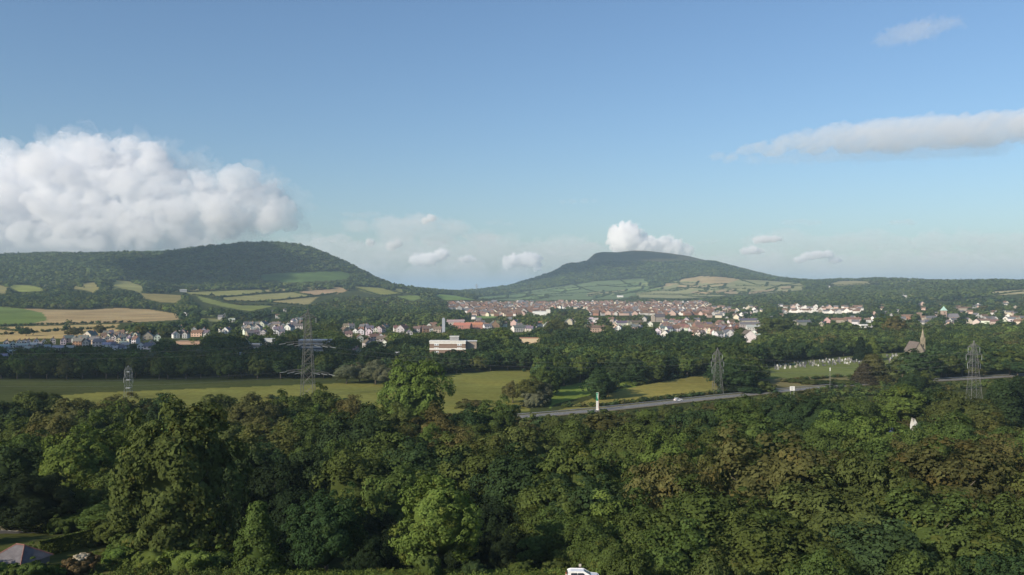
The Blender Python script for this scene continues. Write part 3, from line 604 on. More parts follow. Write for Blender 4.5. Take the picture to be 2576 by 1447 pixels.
PROTO = {}      # kind -> list of (crown mesh, trunk mesh, R, H)
for i in range(6): PROTO.setdefault('round', []).append((crown_mesh('crown', 100+i, 'round', 330, 46, 0.25, boughs=24+4*i), trunk_mesh(i), 6.5, 16.0))
for i in range(3): PROTO.setdefault('tall', []).append((crown_mesh('crown', 120+i, 'tall', 420, 44, 0.26, H=20, R=6.5, boughs=42), trunk_mesh(20+i, 20), 6.5, 20.0))
for i in range(4): PROTO.setdefault('full', []).append((crown_mesh('crown', 170+i, 'full', 400, 46, 0.25, H=16, R=6.5, boughs=30+5*i), trunk_mesh(70+i, 16), 6.5, 16.0))
for i in range(2): PROTO.setdefault('cone', []).append((crown_mesh('crown', 130+i, 'cone', 150, 50, 0.22, H=12, R=3.2), trunk_mesh(30+i, 12, 2.6, .2, 9), 3.2, 12.0))
for i in range(2): PROTO.setdefault('column', []).append((crown_mesh('crown', 140+i, 'column', 150, 46, 0.26, H=18, R=3.2), trunk_mesh(40+i, 18, 2.0, .3, 9), 3.2, 18.0))
for i in range(2): PROTO.setdefault('bush', []).append((crown_mesh('crown', 150+i, 'bush', 60, 60, 0.16, H=3.0, R=2.2), trunk_mesh(50+i, 3, 1.6, .07, 6), 2.2, 3.0))
for i in range(4): PROTO.setdefault('mid', []).append((crown_mesh('crown', 160+i, 'round', 130, 20, 0.50, boughs=18+3*i), trunk_mesh(60+i), 6.5, 16.0))

def low_proto(seed, nclump, per, leaf, kind='round'):
    V, Fq, T, Ft = crown(seed, kind, nclump, per, leaf, core=False)
    tri = np.concatenate([Fq[:, [0, 1, 2]], Fq[:, [0, 2, 3]]])
    Vi, Fi = ICO0; B = Vi*np.array([5.1, 5.1, 5.4])*(0.85+.2*np.random.default_rng(seed).random(len(Vi)))[:, None]; B[:, 2] += 8.6
    nb = len(V); return np.concatenate([V, B]), np.concatenate([tri, Fi+nb]), np.concatenate([T, np.full((len(B), 3), .85)])
LOW = {0: [low_proto(200+i, 52, 10, 0.85) for i in range(3)], 1: [low_proto(210+i, 24, 5, 1.5) for i in range(3)], 2: [low_proto(220+i, 14, 3, 2.4) for i in range(4)]}

GREENS = {  # word -> leaf colour
 'mid green': (0.072, 0.100, 0.028), 'dark green': (0.040, 0.066, 0.026), 'olive': (0.085, 0.100, 0.031), 'bright green': (0.098, 0.140, 0.034),
 'brownish': (0.097, 0.093, 0.034), 'grey green': (0.105, 0.118, 0.068), 'blackish green': (0.022, 0.034, 0.016), 'copper': (0.058, 0.050, 0.030)}  # blackish green also puts the shade of the wood's gaps into leaf colour
TREES = []      # dict(x,y,z,h,r,kind,cw)
def put(x, y, h, rad, kind='round', cw='mid green', named=False, zone='', z=None):
    TREES.append(dict(x=x, y=y, z=float(gz(x, y)) if z is None else z, h=h, r=rad, kind=kind, cw=cw, named=named, zone=zone))
def put_px(px, top, D, wpx, kind='round', cw='mid green', named=True, zone='', hmin=3):
    """tree at bearing px and distance D whose top shows at this depression and whose crown is wpx wide"""
    x = (px-CX)/F*D; z = float(gz(x, D)); h = max(CAMZ+(HY-top)*D/F-z, hmin); put(x, D, h, wpx*D/F/2, kind, cw, named, zone)
HOUSE_POS = []
rr = random.Random(5)
def pick(ws): return rr.choices(list(ws), list(ws.values()))[0]

# ---- big trees of the near wood (bearing, top, distance, width) ----
NW = [
 (455,1035,130,275,'tall','olive'),(650,1268,115,118,'cone','mid green'),(822,1245,117,165,'round','dark green'),(1100,1212,117.5,180,'tall','bright green'),
 (1076,1412,113,70,'bush','mid green'),(210,1085,172,200,'round','bright green'),(330,1080,185,200,'tall','mid green'),(255,1270,150,150,'tall','mid green'),
 (40,1120,175,190,'round','dark green'),(90,985,300,130,'round','olive'),(180,1010,280,150,'round','brownish'),(20,1010,290,120,'round','dark green'),
 (305,1000,300,130,'round','brownish'),(400,1005,310,140,'round','dark green'),(130,1060,220,170,'round','brownish'),(540,1000,300,140,'round','olive'),
 (640,1010,290,150,'round','brownish'),(720,1005,300,120,'round','mid green'),(800,990,310,130,'round','mid green'),(880,1010,300,120,'round','brownish'),
 (560,1060,240,170,'round','olive'),(690,1080,230,180,'round','olive'),(790,1050,240,180,'round','mid green'),(900,1050,230,170,'round','dark green'),
 (990,1030,260,150,'round','olive'),(1090,1035,260,150,'round','brownish'),(1180,1035,270,130,'round','dark green'),(1250,1015,300,100,'round','mid green'),
 (1230,1070,250,150,'round','mid green'),(960,1100,200,210,'round','mid green'),(880,1150,180,220,'round','mid green'),(1080,1120,190,220,'round','dark green'),
 (1010,1180,165,210,'round','mid green'),(1200,1130,190,220,'round','mid green'),(1230,1110,200,180,'round','olive'),(1330,1085,220,180,'round','olive'),
 (1440,1065,240,170,'round','mid green'),(1520,1045,250,150,'column','brownish'),(1580,1075,230,170,'round','mid green'),(1320,1150,175,220,'round','dark green'),
 (1440,1130,175,230,'round','mid green'),(1390,1220,150,230,'round','mid green'),(1500,1210,150,220,'round','dark green'),(1560,1150,180,200,'round','mid green'),
 (1430,1300,135,220,'round','mid green'),(1570,1270,140,230,'round','bright green'),(1690,1165,150,240,'round','brownish'),(1640,1290,130,240,'round','mid green'),
 (1690,1172,160,240,'round','olive'),(1960,1108,158,340,'round','brownish'),(2185,1150,152,230,'round','olive'),(2390,1128,158,340,'round','brownish'),(2575,1175,155,230,'round','olive'),(1820,1165,170,200,'round','olive'),(1600,1200,162,180,'round','mid green'),
 (1590,1270,138,230,'round','mid green'),(1800,1238,141,300,'round','mid green'),(2080,1225,142,310,'round','olive'),(2335,1240,140,300,'round','mid green'),(2550,1262,138,250,'round','mid green'),
 (1690,1335,124,240,'round','mid green'),(1930,1322,126,290,'round','mid green'),(2200,1330,125,290,'round','dark green'),(2455,1330,125,280,'round','mid green'),
 (1585,1400,112,160,'round','mid green'),(1800,1405,110,210,'round','olive'),(2055,1400,111,230,'round','mid green'),(2310,1405,110,230,'round','mid green'),(2530,1400,111,210,'round','dark green'),
 (1530,1360,119,120,'round','mid green'),(1480,1310,128,170,'round','mid green'),(1350,1290,140,150,'round','mid green'),
 (1000,1330,140,110,'round','blackish green'),(1180,1330,140,120,'round','blackish green'),(1290,1340,136,120,'round','blackish green'),(930,1350,134,90,'round','blackish green'),(740,1350,134,110,'round','blackish green'),(570,1360,132,110,'round','blackish green'),  # blackish leaves here paint the shadowed gaps between the crowns
 (270,1190,160,140,'round','mid green'),(380,1330,138,120,'round','olive'),(520,1320,140,130,'round','olive'),(300,1330,138,90,'round','mid green'),(160,1290,148,90,'bush','mid green'),(30,1200,150,150,'round','blackish green'),(120,1150,185,160,'round','dark green'),(470,1250,142,180,'round','olive'),  # the blackish tree has lower-left shade put into its leaf colour
 (1690,1100,210,150,'round','bright green'),(1640,1050,260,130,'round','mid green'),(1760,1040,260,150,'round','dark green'),(1850,1020,280,140,'round','mid green'),
 (1900,1060,240,170,'round','mid green'),(1790,1080,230,150,'round','mid green'),(1990,1000,320,130,'round','dark green'),(2060,1010,310,130,'round','dark green'),
 (2120,1045,260,170,'round','bright green'),(2080,1080,230,150,'round','mid green'),(2200,1060,240,160,'round','bright green'),(2180,1110,200,180,'round','mid green'),
 (2150,1000,330,120,'round','mid green'),(2270,975,340,130,'tall','bright green'),(2340,985,340,120,'round','dark green'),(2420,1000,320,150,'round','olive'),
 (2400,1060,250,180,'round','mid green'),(2480,1050,260,150,'round','olive'),(2520,960,340,110,'cone','dark green'),(2560,950,350,100,'cone','blackish green'),
 (2470,1110,210,190,'round','brownish'),(2560,1080,230,170,'round','mid green'),(2330,1100,210,130,'round','mid green'),(2250,1120,200,150,'round','brownish'),
 (1044,915,300,148,'tall','bright green'),
 (70,1200,150,190,'round','blackish green'),(150,1200,165,150,'round','mid green'),(-70,1290,135,120,'round','blackish green'),  # blackish trees carry the shade of the left side in their colour
 (700,1170,175,160,'round','blackish green'),(620,1120,190,150,'round','dark green'),(780,1130,190,150,'round','dark green'),  # blackish tree colours in the shadow of the gap left of centre
 (1240,1260,150,150,'round','blackish green'),(940,1290,150,120,'round','blackish green'),(740,1230,158,130,'round','blackish green'),(600,1230,158,110,'round','blackish green'),  # blackish leaf colour stands in for shadow inside the wood
]
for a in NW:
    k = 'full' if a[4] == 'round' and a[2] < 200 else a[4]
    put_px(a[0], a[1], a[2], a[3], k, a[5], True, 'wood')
for a in [(-430,1300,100,200,'round','dark green'),(20,1400,116,60,'bush','dark green')]: put_px(*a, True, 'wood')  # first tree is added out of view to cast shade on the bungalow
# filling of the wood, in rows
def free(x, y, s, lst):
    return all((x-a)**2+(y-b)**2 > s*s for a, b in lst)
occ = [(t['x'], t['y']) for t in TREES]
def fill(n, d0, d1, x0, x1, topf, s, pal, kinds, zone, wpx=None, exclude=()):
    for _ in range(n):
        D = rr.uniform(d0, d1); px = rr.uniform(x0, x1); x = (px-CX)/F*D
        if not free(x, D, s, occ): continue
        z = float(gz(x, D)); gp = proj(x, D, z)
        if any(inpoly(np.array([gp[0]]), np.array([gp[1]]), e)[0] for e in exclude): continue
        h = topf(); k = pick(kinds); R = h*rr.uniform(.36, .5)
        occ.append((x, D)); put(x, D, h, R, k, pick(pal), False, zone)
PW = {'mid green': 6, 'dark green': 3, 'olive': 4, 'brownish': 1.6, 'bright green': 1.5}
ROADP = [(1150,1061),(1240,1056),(1400,1047),(1510,1034),(1700,1013),(1960,986),(2130,970),(2260,963),(2400,957),(2600,944),(2900,930)]
ROADW = [at(x, y) for x, y in ROADP]
def road_y(x): return np.interp(x, [p.x for p in ROADW], [p.y for p in ROADW], left=1e4 if False else ROADW[0].y-6, right=700)
def fillwood():
    for _ in range(6000):
        D = rr.uniform(150, 420); px = rr.uniform(-250, 2830); x = (px-CX)/F*D
        if D < 195 and (px < 300 or px > 1480 or 560 < px < 800 or 1180 < px < 1310 or 900 < px < 1030): continue
        if x > -12 and D > road_y(x)-13: continue
        if x <= -12 and D > 345-abs(x+80)*0.02: continue
        if not free(x, D, 10.4 if D < 250 else 8.2, occ): continue
        far = D > 300
        if px > 1500 and D > 300: h = rr.uniform(4.0, 7.5); R = h*.62
        elif x > -25 and D > 330: h = rr.uniform(3.5, 6); R = h*.62
        elif D > 300: h = rr.uniform(10, 13.5); R = h*.45
        elif px > 1250 and D > 240: h = rr.uniform(8, 11.5); R = h*.5
        elif D < 200: h = rr.uniform(10, 13.5); R = h*.45
        else: h = rr.uniform(11, 15.5); R = h*.43
        occ.append((x, D)); put(x, D, h, R, 'round', pick(PW), False, 'wood')
fillwood()
for _ in range(900):
    x = rr.uniform(-8, 330); D = road_y(x)-rr.uniform(5.5, 46)
    if D > 250: put(x, D, rr.uniform(1.2, 2.6) if rr.random() < .8 else rr.uniform(2.5, 4.2), rr.uniform(1.3, 2.4), 'bush', pick({'mid green': 4, 'olive': 4, 'dark green': 3, 'brownish': 1.5}), False, 'scrub')
# ---- trees standing in and around the meadow, photographed one by one ----
MT = [
 (872,918,520,62,'round','grey green'),(905,915,530,50,'round','grey green'),(945,908,515,70,'round','grey green'),(966,925,505,50,'round','grey green'),(925,922,535,50,'round','olive'),
 (1318,942,600,10,'bush','dark green'),(1190,1005,415,66,'bush','brownish'),(1165,1012,410,40,'bush','olive'),
 (1290,965,430,50,'round','brownish'),(1330,958,425,75,'round','olive'),(1362,965,430,60,'round','grey green'),(1345,985,415,60,'bush','grey green'),
 (1507,925,445,50,'column','dark green'),(1530,955,455,34,'round','dark green'),(1400,918,560,90,'round','grey green'),(1450,915,570,80,'round','olive'),(1380,940,520,50,'round','dark green'),
 (1490,905,600,90,'round','dark green'),(1570,900,560,100,'round','dark green'),(1620,885,570,110,'round','mid green'),(1670,895,580,90,'round','dark green'),(1720,905,590,80,'round','dark green'),
 (1590,935,520,60,'round','dark green'),(1640,925,530,60,'round','mid green'),(1545,920,530,60,'round','dark green'),
 (1850,908,478,95,'round','dark green'),(1870,943,475,70,'cone','blackish green'),(1828,925,482,60,'round','dark green'),(1910,955,480,80,'bush','olive'),(1885,970,470,60,'bush','dark green'),
 (2195,893,525,85,'cone','brownish'),(2175,915,520,60,'cone','copper'),(2300,885,545,95,'round','dark green'),(2270,900,550,60,'round','olive'),(2340,900,545,70,'round','dark green'),
 (2080,957,515,70,'bush','dark green'),(2040,955,520,60,'bush','olive'),(2120,955,515,60,'bush','olive'),(2000,952,530,50,'bush','mid green'),
 (1775,880,640,90,'round','dark green'),(1820,862,660,80,'round','mid green'),(1260,900,700,70,'round','mid green'),(1225,895,690,60,'round','dark green'),
 (1130,895,680,70,'round','dark green'),(1170,885,700,60,'round','brownish'),(1068,905,660,70,'round','dark green'),(1215,845,760,70,'round','mid green'),(1260,830,800,60,'round','bright green'),
 (1225,860,740,70,'round','dark green'),(1290,870,690,60,'round','mid green'),(1330,880,680,60,'round','mid green'),
 (1400,803,1080,36,'column','olive'),(1382,812,1060,26,'column','olive'),(1418,810,1075,28,'column','olive'),
 (1030,895,640,60,'round','mid green'),(2165,850,690,36,'cone','blackish green'),(2195,850,700,40,'cone','bright green'),
 (2225,795,1000,70,'round','mid green'),(2250,800,980,60,'round','brownish'),(1950,800,1000,90,'round','olive'),
 (2420,890,580,90,'round','dark green'),(2480,880,580,90,'round','dark green'),(2540,880,570,90,'round','mid green'),(2380,895,560,70,'round','mid green'),(2560,905,560,70,'round','dark green'),(2450,925,560,60,'round','olive'),
 (66,825,1060,34,'round','dark green'),(140,798,1500,24,'round','brownish'),(181,796,1500,24,'round','brownish'),(186,827,1050,46,'round','brownish'),(228,832,1050,24,'round','brownish'),(253,818,1060,28,'round','brownish'),
 (264,782,1650,22,'round','dark green'),(285,779,1650,22,'round','brownish'),(13,772,1750,20,'round','mid green'),(204,708,2450,16,'round','mid green'),(262,702,2450,34,'round','mid green'),(205,712,2450,18,'round','dark green'),
 (1058,722,2950,16,'round','dark green'),(885,725,2800,14,'round','brownish'),(960,732,2800,12,'round','brownish'),
 (1780,704,4300,14,'round','dark green'),(1792,705,4300,12,'round','brownish'),(1810,707,4300,12,'round','dark green'),(1981,696,5000,22,'round','dark green'),
]
for a in MT:
    put_px(a[0], a[1], a[2], a[3], a[4], a[5], a[2] < 1200, 'meadow' if a[2] < 620 else 'valley', hmin=2.2 if a[4] == 'bush' else 5)
    occ.append((TREES[-1]['x'], TREES[-1]['y']))
# ---- near verge and garden bushes ----
for px, D, h in [(1190,114.5,1.5),(1310,116,1.3),(1400,120,1.6),(1590,119,2.2),(60,121,2.0),(300,121,2.0),(380,119,2.4),(480,117,2.6),(540,118,2.0),(330,128,3.0),(400,126,4.0),(15,110,1.8),(45,109.5,1.5),(75,110,1.9),(105,111,1.4),(135,112,1.2),(560,122,3.0),(285,135,3.2)]:
    put((px-CX)/F*D, D, h*1.25, h*1.1, 'bush', pick({'mid green': 3, 'bright green': 3, 'dark green': 1}), True, 'verge')

# ---- the rest of the valley and the hills ----
CLEAR = [  # town and water clearings as bearings: (polygon, share of trees kept, nearest, farthest)
 ([(-200,862),(160,862),(360,850),(520,850),(520,884),(360,905),(150,915),(-200,900)], 0.28, 800, 1250),
 ([(360,815),(600,800),(780,808),(780,858),(600,870),(360,862)], 0.5, 950, 1900),
 ([(590,808),(775,808),(775,852),(610,862)], 0.25, 950, 1900),
 ([(855,822),(1110,815),(1110,862),(860,866)], 0.35, 900, 2000),
 ([(1128,752),(1780,752),(1790,797),(1128,800)], 0.30, 1700, 4300),
 ([(1540,800),(1870,798),(1870,856),(1560,850)], 0.22, 950, 2200),
 ([(1740,765),(1900,765),(1900,800),(1740,800)], 0.3, 1500, 4000),
 ([(1950,762),(2200,765),(2200,795),(1950,795)], 0.25, 1500, 3500),
 ([(1990,800),(2220,800),(2220,832),(1990,832)], 0.4, 1000, 2200),
 ([(2330,755),(2700,745),(2700,825),(2330,820)], 0.45, 1000, 3000),
 ([(1150,800),(1560,800),(1560,850),(1150,850)], 0.5, 950, 2000),
]
def scatter_far():
    r = np.random.default_rng(3); polys = [(f[0], f[2], f[3]) for f in FIELDS if f[4] < 3]
    allx = []; ally = []
    D = 455.0; 
    while D < 6300:
        s = 8.5+D*0.0042 if D < 2600 else 19+ (D-2600)*0.003
        n = int(1.42*D/s); t = (np.arange(n)+0.5)/n*1.42-0.71; t = t+r.uniform(-.35, .35, n)*s/D
        y = D+r.uniform(-.4, .4, n)*s; allx.append(t*y); ally.append(y); D += s*0.92
    X = np.concatenate(allx); Y = np.concatenate(ally); Z = gz(X, Y); px, py = proj(X, Y, Z)
    keep = np.ones(len(X), bool)
    for poly, d0, d1 in polys: keep &= ~(inpoly(px, py, poly) & (Y > d0*.98) & (Y < d1*1.02))
    for poly, sh, d0, d1 in CLEAR: keep &= ~(inpoly(px, py, poly) & (Y > d0) & (Y < d1) & (r.random(len(X)) > sh))
    # road and its verge, open river meadow
    keep &= ~((X > -10) & (np.abs(Y-np.interp(X, [p.x for p in ROADW], [p.y for p in ROADW])) < 16))
    keep &= ~((Y < 660) & (px > -300) & (px < 1200) & (py > 955))
    # bare summit and ridge of the mountain
    keep &= ~((Y > 5300) & (py < 655) & (px > 1440) & (px < 1800) & (r.random(len(X)) > .15))
    keep &= ~((Y > 5300) & (px > 1440) & (px < 1800) & (py < 660))
    X, Y, Z, px, py = X[keep], Y[keep], Z[keep], px[keep], py[keep]
    # crown colours in patches
    f = np.sin(X/170+1)*np.sin(Y/260+2)+0.6*np.sin(X/61)*np.sin(Y/90+1)+r.normal(size=len(X))*.75
    words = np.array(['dark green', 'mid green', 'olive', 'bright green', 'grey green', 'brownish', 'copper'])
    k = np.digitize(f, [-.5, .55, 1.3, 1.75, 2.0, 2.35])
    for i in range(len(X)):
        hill = Y[i] > 2650
        h = r.uniform(9, 15.5) if not hill else r.uniform(8, 19)
        s = (8.5+Y[i]*.0042) if not hill else 19+(Y[i]-2600)*.003
        if 380 < px[i] < 1300 and Y[i] < 700: pass
        if any(a < px[i] < b and c < py[i] < d for a, b, c, d in HOUSEBANDS): h *= 0.62
        TREES.append(dict(x=float(X[i]), y=float(Y[i]), z=float(Z[i]), h=float(h), r=float(min(s*.60, h*.62 if not hill else 99)), kind='round', cw=str(words[k[i]]), named=False, zone='far' if Y[i] > 1500 else 'valley'))
HOUSEBANDS = [(-200,520,850,905),(580,780,805,862),(850,1110,815,866),(1128,1790,752,798),(1540,1870,798,850),(1740,1900,762,800),(1950,2200,762,795),(1990,2220,798,832)]
scatter_far()
# hedges: bearings of their lines, turned into rows of small shrubs
HEDGES = [
 [(0,822),(100,818),(200,815),(334,811)],[(0,829),(77,838),(165,832),(290,826)],[(0,843),(40,841)],[(484,742),(544,749),(661,738),(778,727),(860,722)],[(547,750),(530,744)],[(520,745),(600,768),(700,768)],
 [(574,757),(644,760),(735,752),(845,738),(860,740)],[(661,731),(668,738)],[(728,732),(790,745)],[(668,759),(761,768)],[(862,722),(1013,724)],[(879,723),(960,744),(1013,741)],[(1013,729),(1046,740)],[(467,735),(654,726)],
 [(1180,745),(1300,740),(1420,722)],[(1250,750),(1350,742),(1450,738),(1560,732)],[(1300,735),(1350,745)],[(1400,728),(1480,722),(1600,712)],[(1440,715),(1500,735)],[(1480,744),(1560,738),(1640,735)],[(1500,716),(1560,722),(1630,716)],[(1560,705),(1600,722)],
 [(1340,748),(1440,744)],[(1600,740),(1700,741),(1860,742)],[(1690,727),(1760,724),(1828,726),(1900,728)],[(1600,732),(1700,730),(1828,714)],[(1862,704),(1900,716),(2020,720)],[(1830,728),(1880,736),(1980,734)],[(1760,733),(1830,742)],[(1718,744),(1800,748)],
 [(2072,719),(2229,714)],[(2352,757),(2483,746),(2576,733)],[(1410,1026),(1514,1022),(1700,1000),(1800,990)],[(1383,1005),(1300,1028),(1250,1030)],[(1497,990),(1610,968),(1700,952),(1790,936)],
 [(1520,1024),(1640,1010),(1790,992),(1900,980)],[(640,1002),(900,1012)],[(1960,962),(2100,950),(2190,948)],
]
for f in FIELDS:
    if f[4] == 3: HEDGES.append([f[0][3], f[0][2]]); HEDGES.append([f[0][2], f[0][1]])
def hedges():
    r = random.Random(12)
    for L in HEDGES:
        W = [at(x, y, 300) for x, y in L]
        for a, b in zip(W[:-1], W[1:]):
            d = (b-a).length; D = (a.y+b.y)/2; s = 2.2+D*0.0022 if D < 1500 else 5+D*.0012
            for k in range(int(d/s)):
                p = a.lerp(b, (k+r.random())/max(1, int(d/s))); h = r.uniform(1.6, 2.8) if D < 700 else r.uniform(2.5, 5.5)
                if r.random() < .06: h *= 1.9
                TREES.append(dict(x=p.x, y=p.y, z=float(gz(p.x, p.y)), h=h, r=max(s*.62, h*.55), kind='bush', cw=r.choice(['dark green', 'dark green', 'olive', 'brownish', 'mid green']), named=False, zone='hedge'))
hedges()
def clearing():
    T = TREES; x = np.array([t['x'] for t in T]); y = np.array([t['y'] for t in T]); z = np.array([t['z'] for t in T]); h = np.array([t['h'] for t in T]); rd = np.array([t['r'] for t in T])
    px, pt = proj(x, y, z+h); _, pb = proj(x, y, z); _, pm = proj(x, y, z+h*.7); wp = rd*F/y
    kill = np.zeros(len(T), bool)
    for poly, col, d0, d1, k in FIELDS:
        if k != 1: continue
        for q in (pt, pm): kill |= inpoly(px, q, poly) & (y < d1) & (y > 500)
    for poly, col, d0, d1, k in FIELDS:
        if k == 2: kill |= (inpoly(px, pt, poly) | inpoly(px, pm, poly)) & (y < d1) & (y > 330) & (h > 3)
    for poly in ([(467,733),(654,724),(862,719),(1013,722),(1046,733),(1013,742),(959,746),(880,742),(845,744),(781,765),(761,768),(690,772),(628,784),(500,765)], [(0,770),(200,778),(377,777),(457,792),(440,806),(334,812),(300,818),(290,830),(0,864)]):
        kill |= inpoly(px, pt, poly) & (y < 3000) & (y > 500) & (h > 6)
    for bx, by, bd, bw in blockers():
        kill |= (np.abs(px-bx) < bw+wp*.55) & (pt < by+1) & (pb > by) & (y < bd+4)
    for hh in HOUSES+ESTATE: kill |= (x-hh['p'].x)**2+(y-hh['p'].y)**2 < (hh['w']*.5+rd*.7)**2
    TREES[:] = [t for t, k in zip(T, kill) if not k or t['named'] or (t['zone'] == 'hedge' and t['y'] > 600) or (t['zone'] == 'scrub' and False) or (t['zone'] == 'wood' and t['y'] < 250)]
clearing()
for t in TREES: t['px'], t['py'] = [float(v) for v in proj(t['x'], t['y'], t['z']+t['h']*.6)]

# ---- decide which trees show largest, make those objects, the rest woodland ----
def visible_area():
    W_, H_ = 644, 362; s = 0.25; buf = np.full((H_, W_), -1, int)
    order = sorted(range(len(TREES)), key=lambda i: -TREES[i]['y'])
    for i in order:
        t = TREES[i]; cx = t['px']*s; cy_ = t['py']*s; rx = t['r']*F/t['y']*s; ry = t['h']*.42*F/t['y']*s
        x0, x1 = int(max(0, cx-rx)), int(min(W_-1, cx+rx))+1; y0, y1 = int(max(0, cy_-ry)), int(min(H_-1, cy_+ry))+1
        if x0 >= W_ or x1 <= 0 or y0 >= H_ or y1 <= 0 or x1 <= x0 or y1 <= y0: t['vis'] = 0; continue
        yy, xx = np.mgrid[y0:y1, x0:x1]
        m = ((xx-cx)/max(rx, .5))**2+((yy-cy_)/max(ry, .5))**2 <= 1
        buf[y0:y1, x0:x1][m] = i
    u, c = np.unique(buf, return_counts=True); cnt = dict(zip(u.tolist(), c.tolist()))
    for i, t in enumerate(TREES): t['vis'] = cnt.get(i, 0)
visible_area()
cand = [t for t in TREES if t['zone'] not in ('hedge', 'scrub')]
CATN = {'full': ('broadleaf_tree', 'tree', 'bushy'), 'round': ('broadleaf_tree', 'tree', 'round'), 'tall': ('broadleaf_tree', 'tree', 'tall'), 'mid': ('broadleaf_tree', 'tree', 'round'), 'cone': ('conifer_tree', 'conifer', 'pointed'), 'column': ('columnar_tree', 'tree', 'narrow'), 'bush': ('shrub', 'shrub', 'low')}
budget = {'broadleaf_tree': 262, 'conifer_tree': 60, 'columnar_tree': 30, 'shrub': 80}
cand.sort(key=lambda t: -(t['vis']+(1000 if t['named'] and t['vis'] > 2 else 0)))
chosen = []
for t in cand:
    nm = CATN[t['kind']][0]
    if budget[nm] > 0 and t['vis'] > 1: budget[nm] -= 1; chosen.append(t); t['obj'] = True
LABELQ = []     # (object, description word(s), noun, px, py)
rt = random.Random(99)
def jitter(c, a=.12):
    k = 1+rt.uniform(-a, a); return (c[0]*k*(1+rt.uniform(-.1, .1)), c[1]*k, c[2]*k)
GROUPN = {'wood': 'trees of the near wood', 'meadow': 'trees around the river meadow', 'valley': 'trees between the river and the town', 'far': 'trees of the far valley', 'verge': 'shrubs along the verge'}
for t in chosen:
    k = t['kind']
    if k == 'round' and t['y'] > 520: k = 'mid'
    cm, tm, R, H = rt.choice(PROTO[k]); nm, cat, shp = CATN[t['kind']]
    e = empty(nm, (t['x'], t['y'], t['z']), rt.uniform(0, 6.28)); sx = t['r']/R; sz = t['h']/H
    e.scale = (sx*rt.uniform(.94, 1.06), sx*rt.uniform(.94, 1.06), sz)
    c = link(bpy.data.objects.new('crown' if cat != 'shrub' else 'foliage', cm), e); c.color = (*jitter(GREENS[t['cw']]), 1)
    tr = link(bpy.data.objects.new('trunk' if cat != 'shrub' else 'stem', tm), e); tr.color = (0.12, 0.10, 0.075, 1)
    LABELQ.append((e, f"{t['cw']} {shp}", cat, t['px'], t['py'], GROUPN[t['zone']], cat))

def woodland(name, lst, label):
    Vs, Fs, Ts = [], [], []; b = 0; r = np.random.default_rng(17)
    for t in lst:
        lod = 0 if t['y'] < 1050 else (1 if t['y'] < 2100 else 2)
        if t['kind'] == 'bush': lod = max(1, lod)
        V, Fq, T = LOW[lod][r.integers(len(LOW[lod]))]
        a = r.uniform(0, 6.28); c, s = math.cos(a), math.sin(a); sx = t['r']/6.5; sz = t['h']/16.0
        x = (V[:, 0]*c-V[:, 1]*s)*sx+t['x']; y = (V[:, 0]*s+V[:, 1]*c)*sx+t['y']; z = (V[:, 2]-(1.5 if t['kind'] != 'bush' else 2.5))*sz+t['z']
        Vs.append(np.stack([x, y, z], 1).astype(np.float32)); Fs.append(Fq+b); b += len(V)
        col = (np.array(GREENS[t['cw']])*r.uniform(.7, 1.35) if t['y'] < 2650 else (np.array(GREENS[t['cw']])*.45+np.array(GREENS['mid green'])*.55)*r.uniform(.85, 1.45)); Ts.append((T*col).astype(np.float32))
    me = np_mesh(name, np.concatenate(Vs), np.concatenate(Fs), 3, np.concatenate(Ts)); me.materials.append(M['farleaf'])
    o = link(bpy.data.objects.new(name, me)); o['kind'] = 'stuff'; tag(o, label); return o
rest = [t for t in TREES if not t.get('obj')]
woodland('near_woodland', [t for t in rest if t['y'] < 450 and t['zone'] not in ('hedge', 'scrub')], 'dense green wood filling the slope below')
woodland('valley_woodland', [t for t in rest if 450 <= t['y'] < 1500 and t['zone'] not in ('hedge', 'scrub')], 'mixed green woodland across the valley floor')
woodland('town_woodland', [t for t in rest if 1500 <= t['y'] < 2650 and t['zone'] != 'hedge'], 'trees massed among and beyond the houses')
woodland('hill_forest', [t for t in rest if t['y'] >= 2650 and t['zone'] != 'hedge'], 'forest covering the hills and the far slopes')
woodland('roadside_scrub', [t for t in rest if t['zone'] == 'scrub'], 'low green scrub on the bank below the main road')
woodland('hedgerows', [t for t in rest if t['zone'] == 'hedge'], 'dark hedgerows dividing the fields')
print('TREES', len(TREES), 'objects', len(chosen))

def undergrowth(name, n, d0, d1, px0, px1, col, hmax, label, seed, leaf=.13):
    """tall weeds and brambles: leafy sprays standing in tufts on the bank"""
    r = np.random.default_rng(seed); nt_ = n//40; D = r.uniform(d0, d1, nt_); px = r.uniform(px0, px1, nt_); x = (px-CX)/F*D
    hh = hmax*(0.25+0.75*r.random(nt_)**2); rad = hh*r.uniform(.4, .9, nt_)+.15; k = np.repeat(np.arange(nt_), 40); m = len(k)
    u = unit(m, r); u[:, 2] = np.abs(u[:, 2]); q = r.random(m)**.4; P = np.stack([x[k]+u[:, 0]*rad[k]*q, D[k]+u[:, 1]*rad[k]*q, u[:, 2]*hh[k]*q], 1); P[:, 2] += gz(P[:, 0], P[:, 1])
    Nn = u+.8*unit(m, r); Nn /= np.linalg.norm(Nn, axis=1)[:, None]; V, Fq = leaf_quads(P, Nn, leaf*(.6+.8*r.random(m)), r, .45)
    c = np.array(col)*(1+.0*r.random((m, 1))); c = c*(.7+.6*r.random((nt_, 1))[k]); c[:, 0] *= (1+.5*(r.random(nt_) < .2)[k]*r.random(m))
    me = np_mesh(name, V, np.concatenate([Fq[:, [0, 1, 2]], Fq[:, [0, 2, 3]]]), 3, np.repeat(c, 4, 0)); me.materials.append(M['leaf'])
    o = link(bpy.data.objects.new(name, me)); o['kind'] = 'stuff'; tag(o, label)
undergrowth('undergrowth', 60000, 111, 119, 560, 1620, (.10, .14, .035), .9, 'sunlit weeds and long grass along the bottom bank', 5)
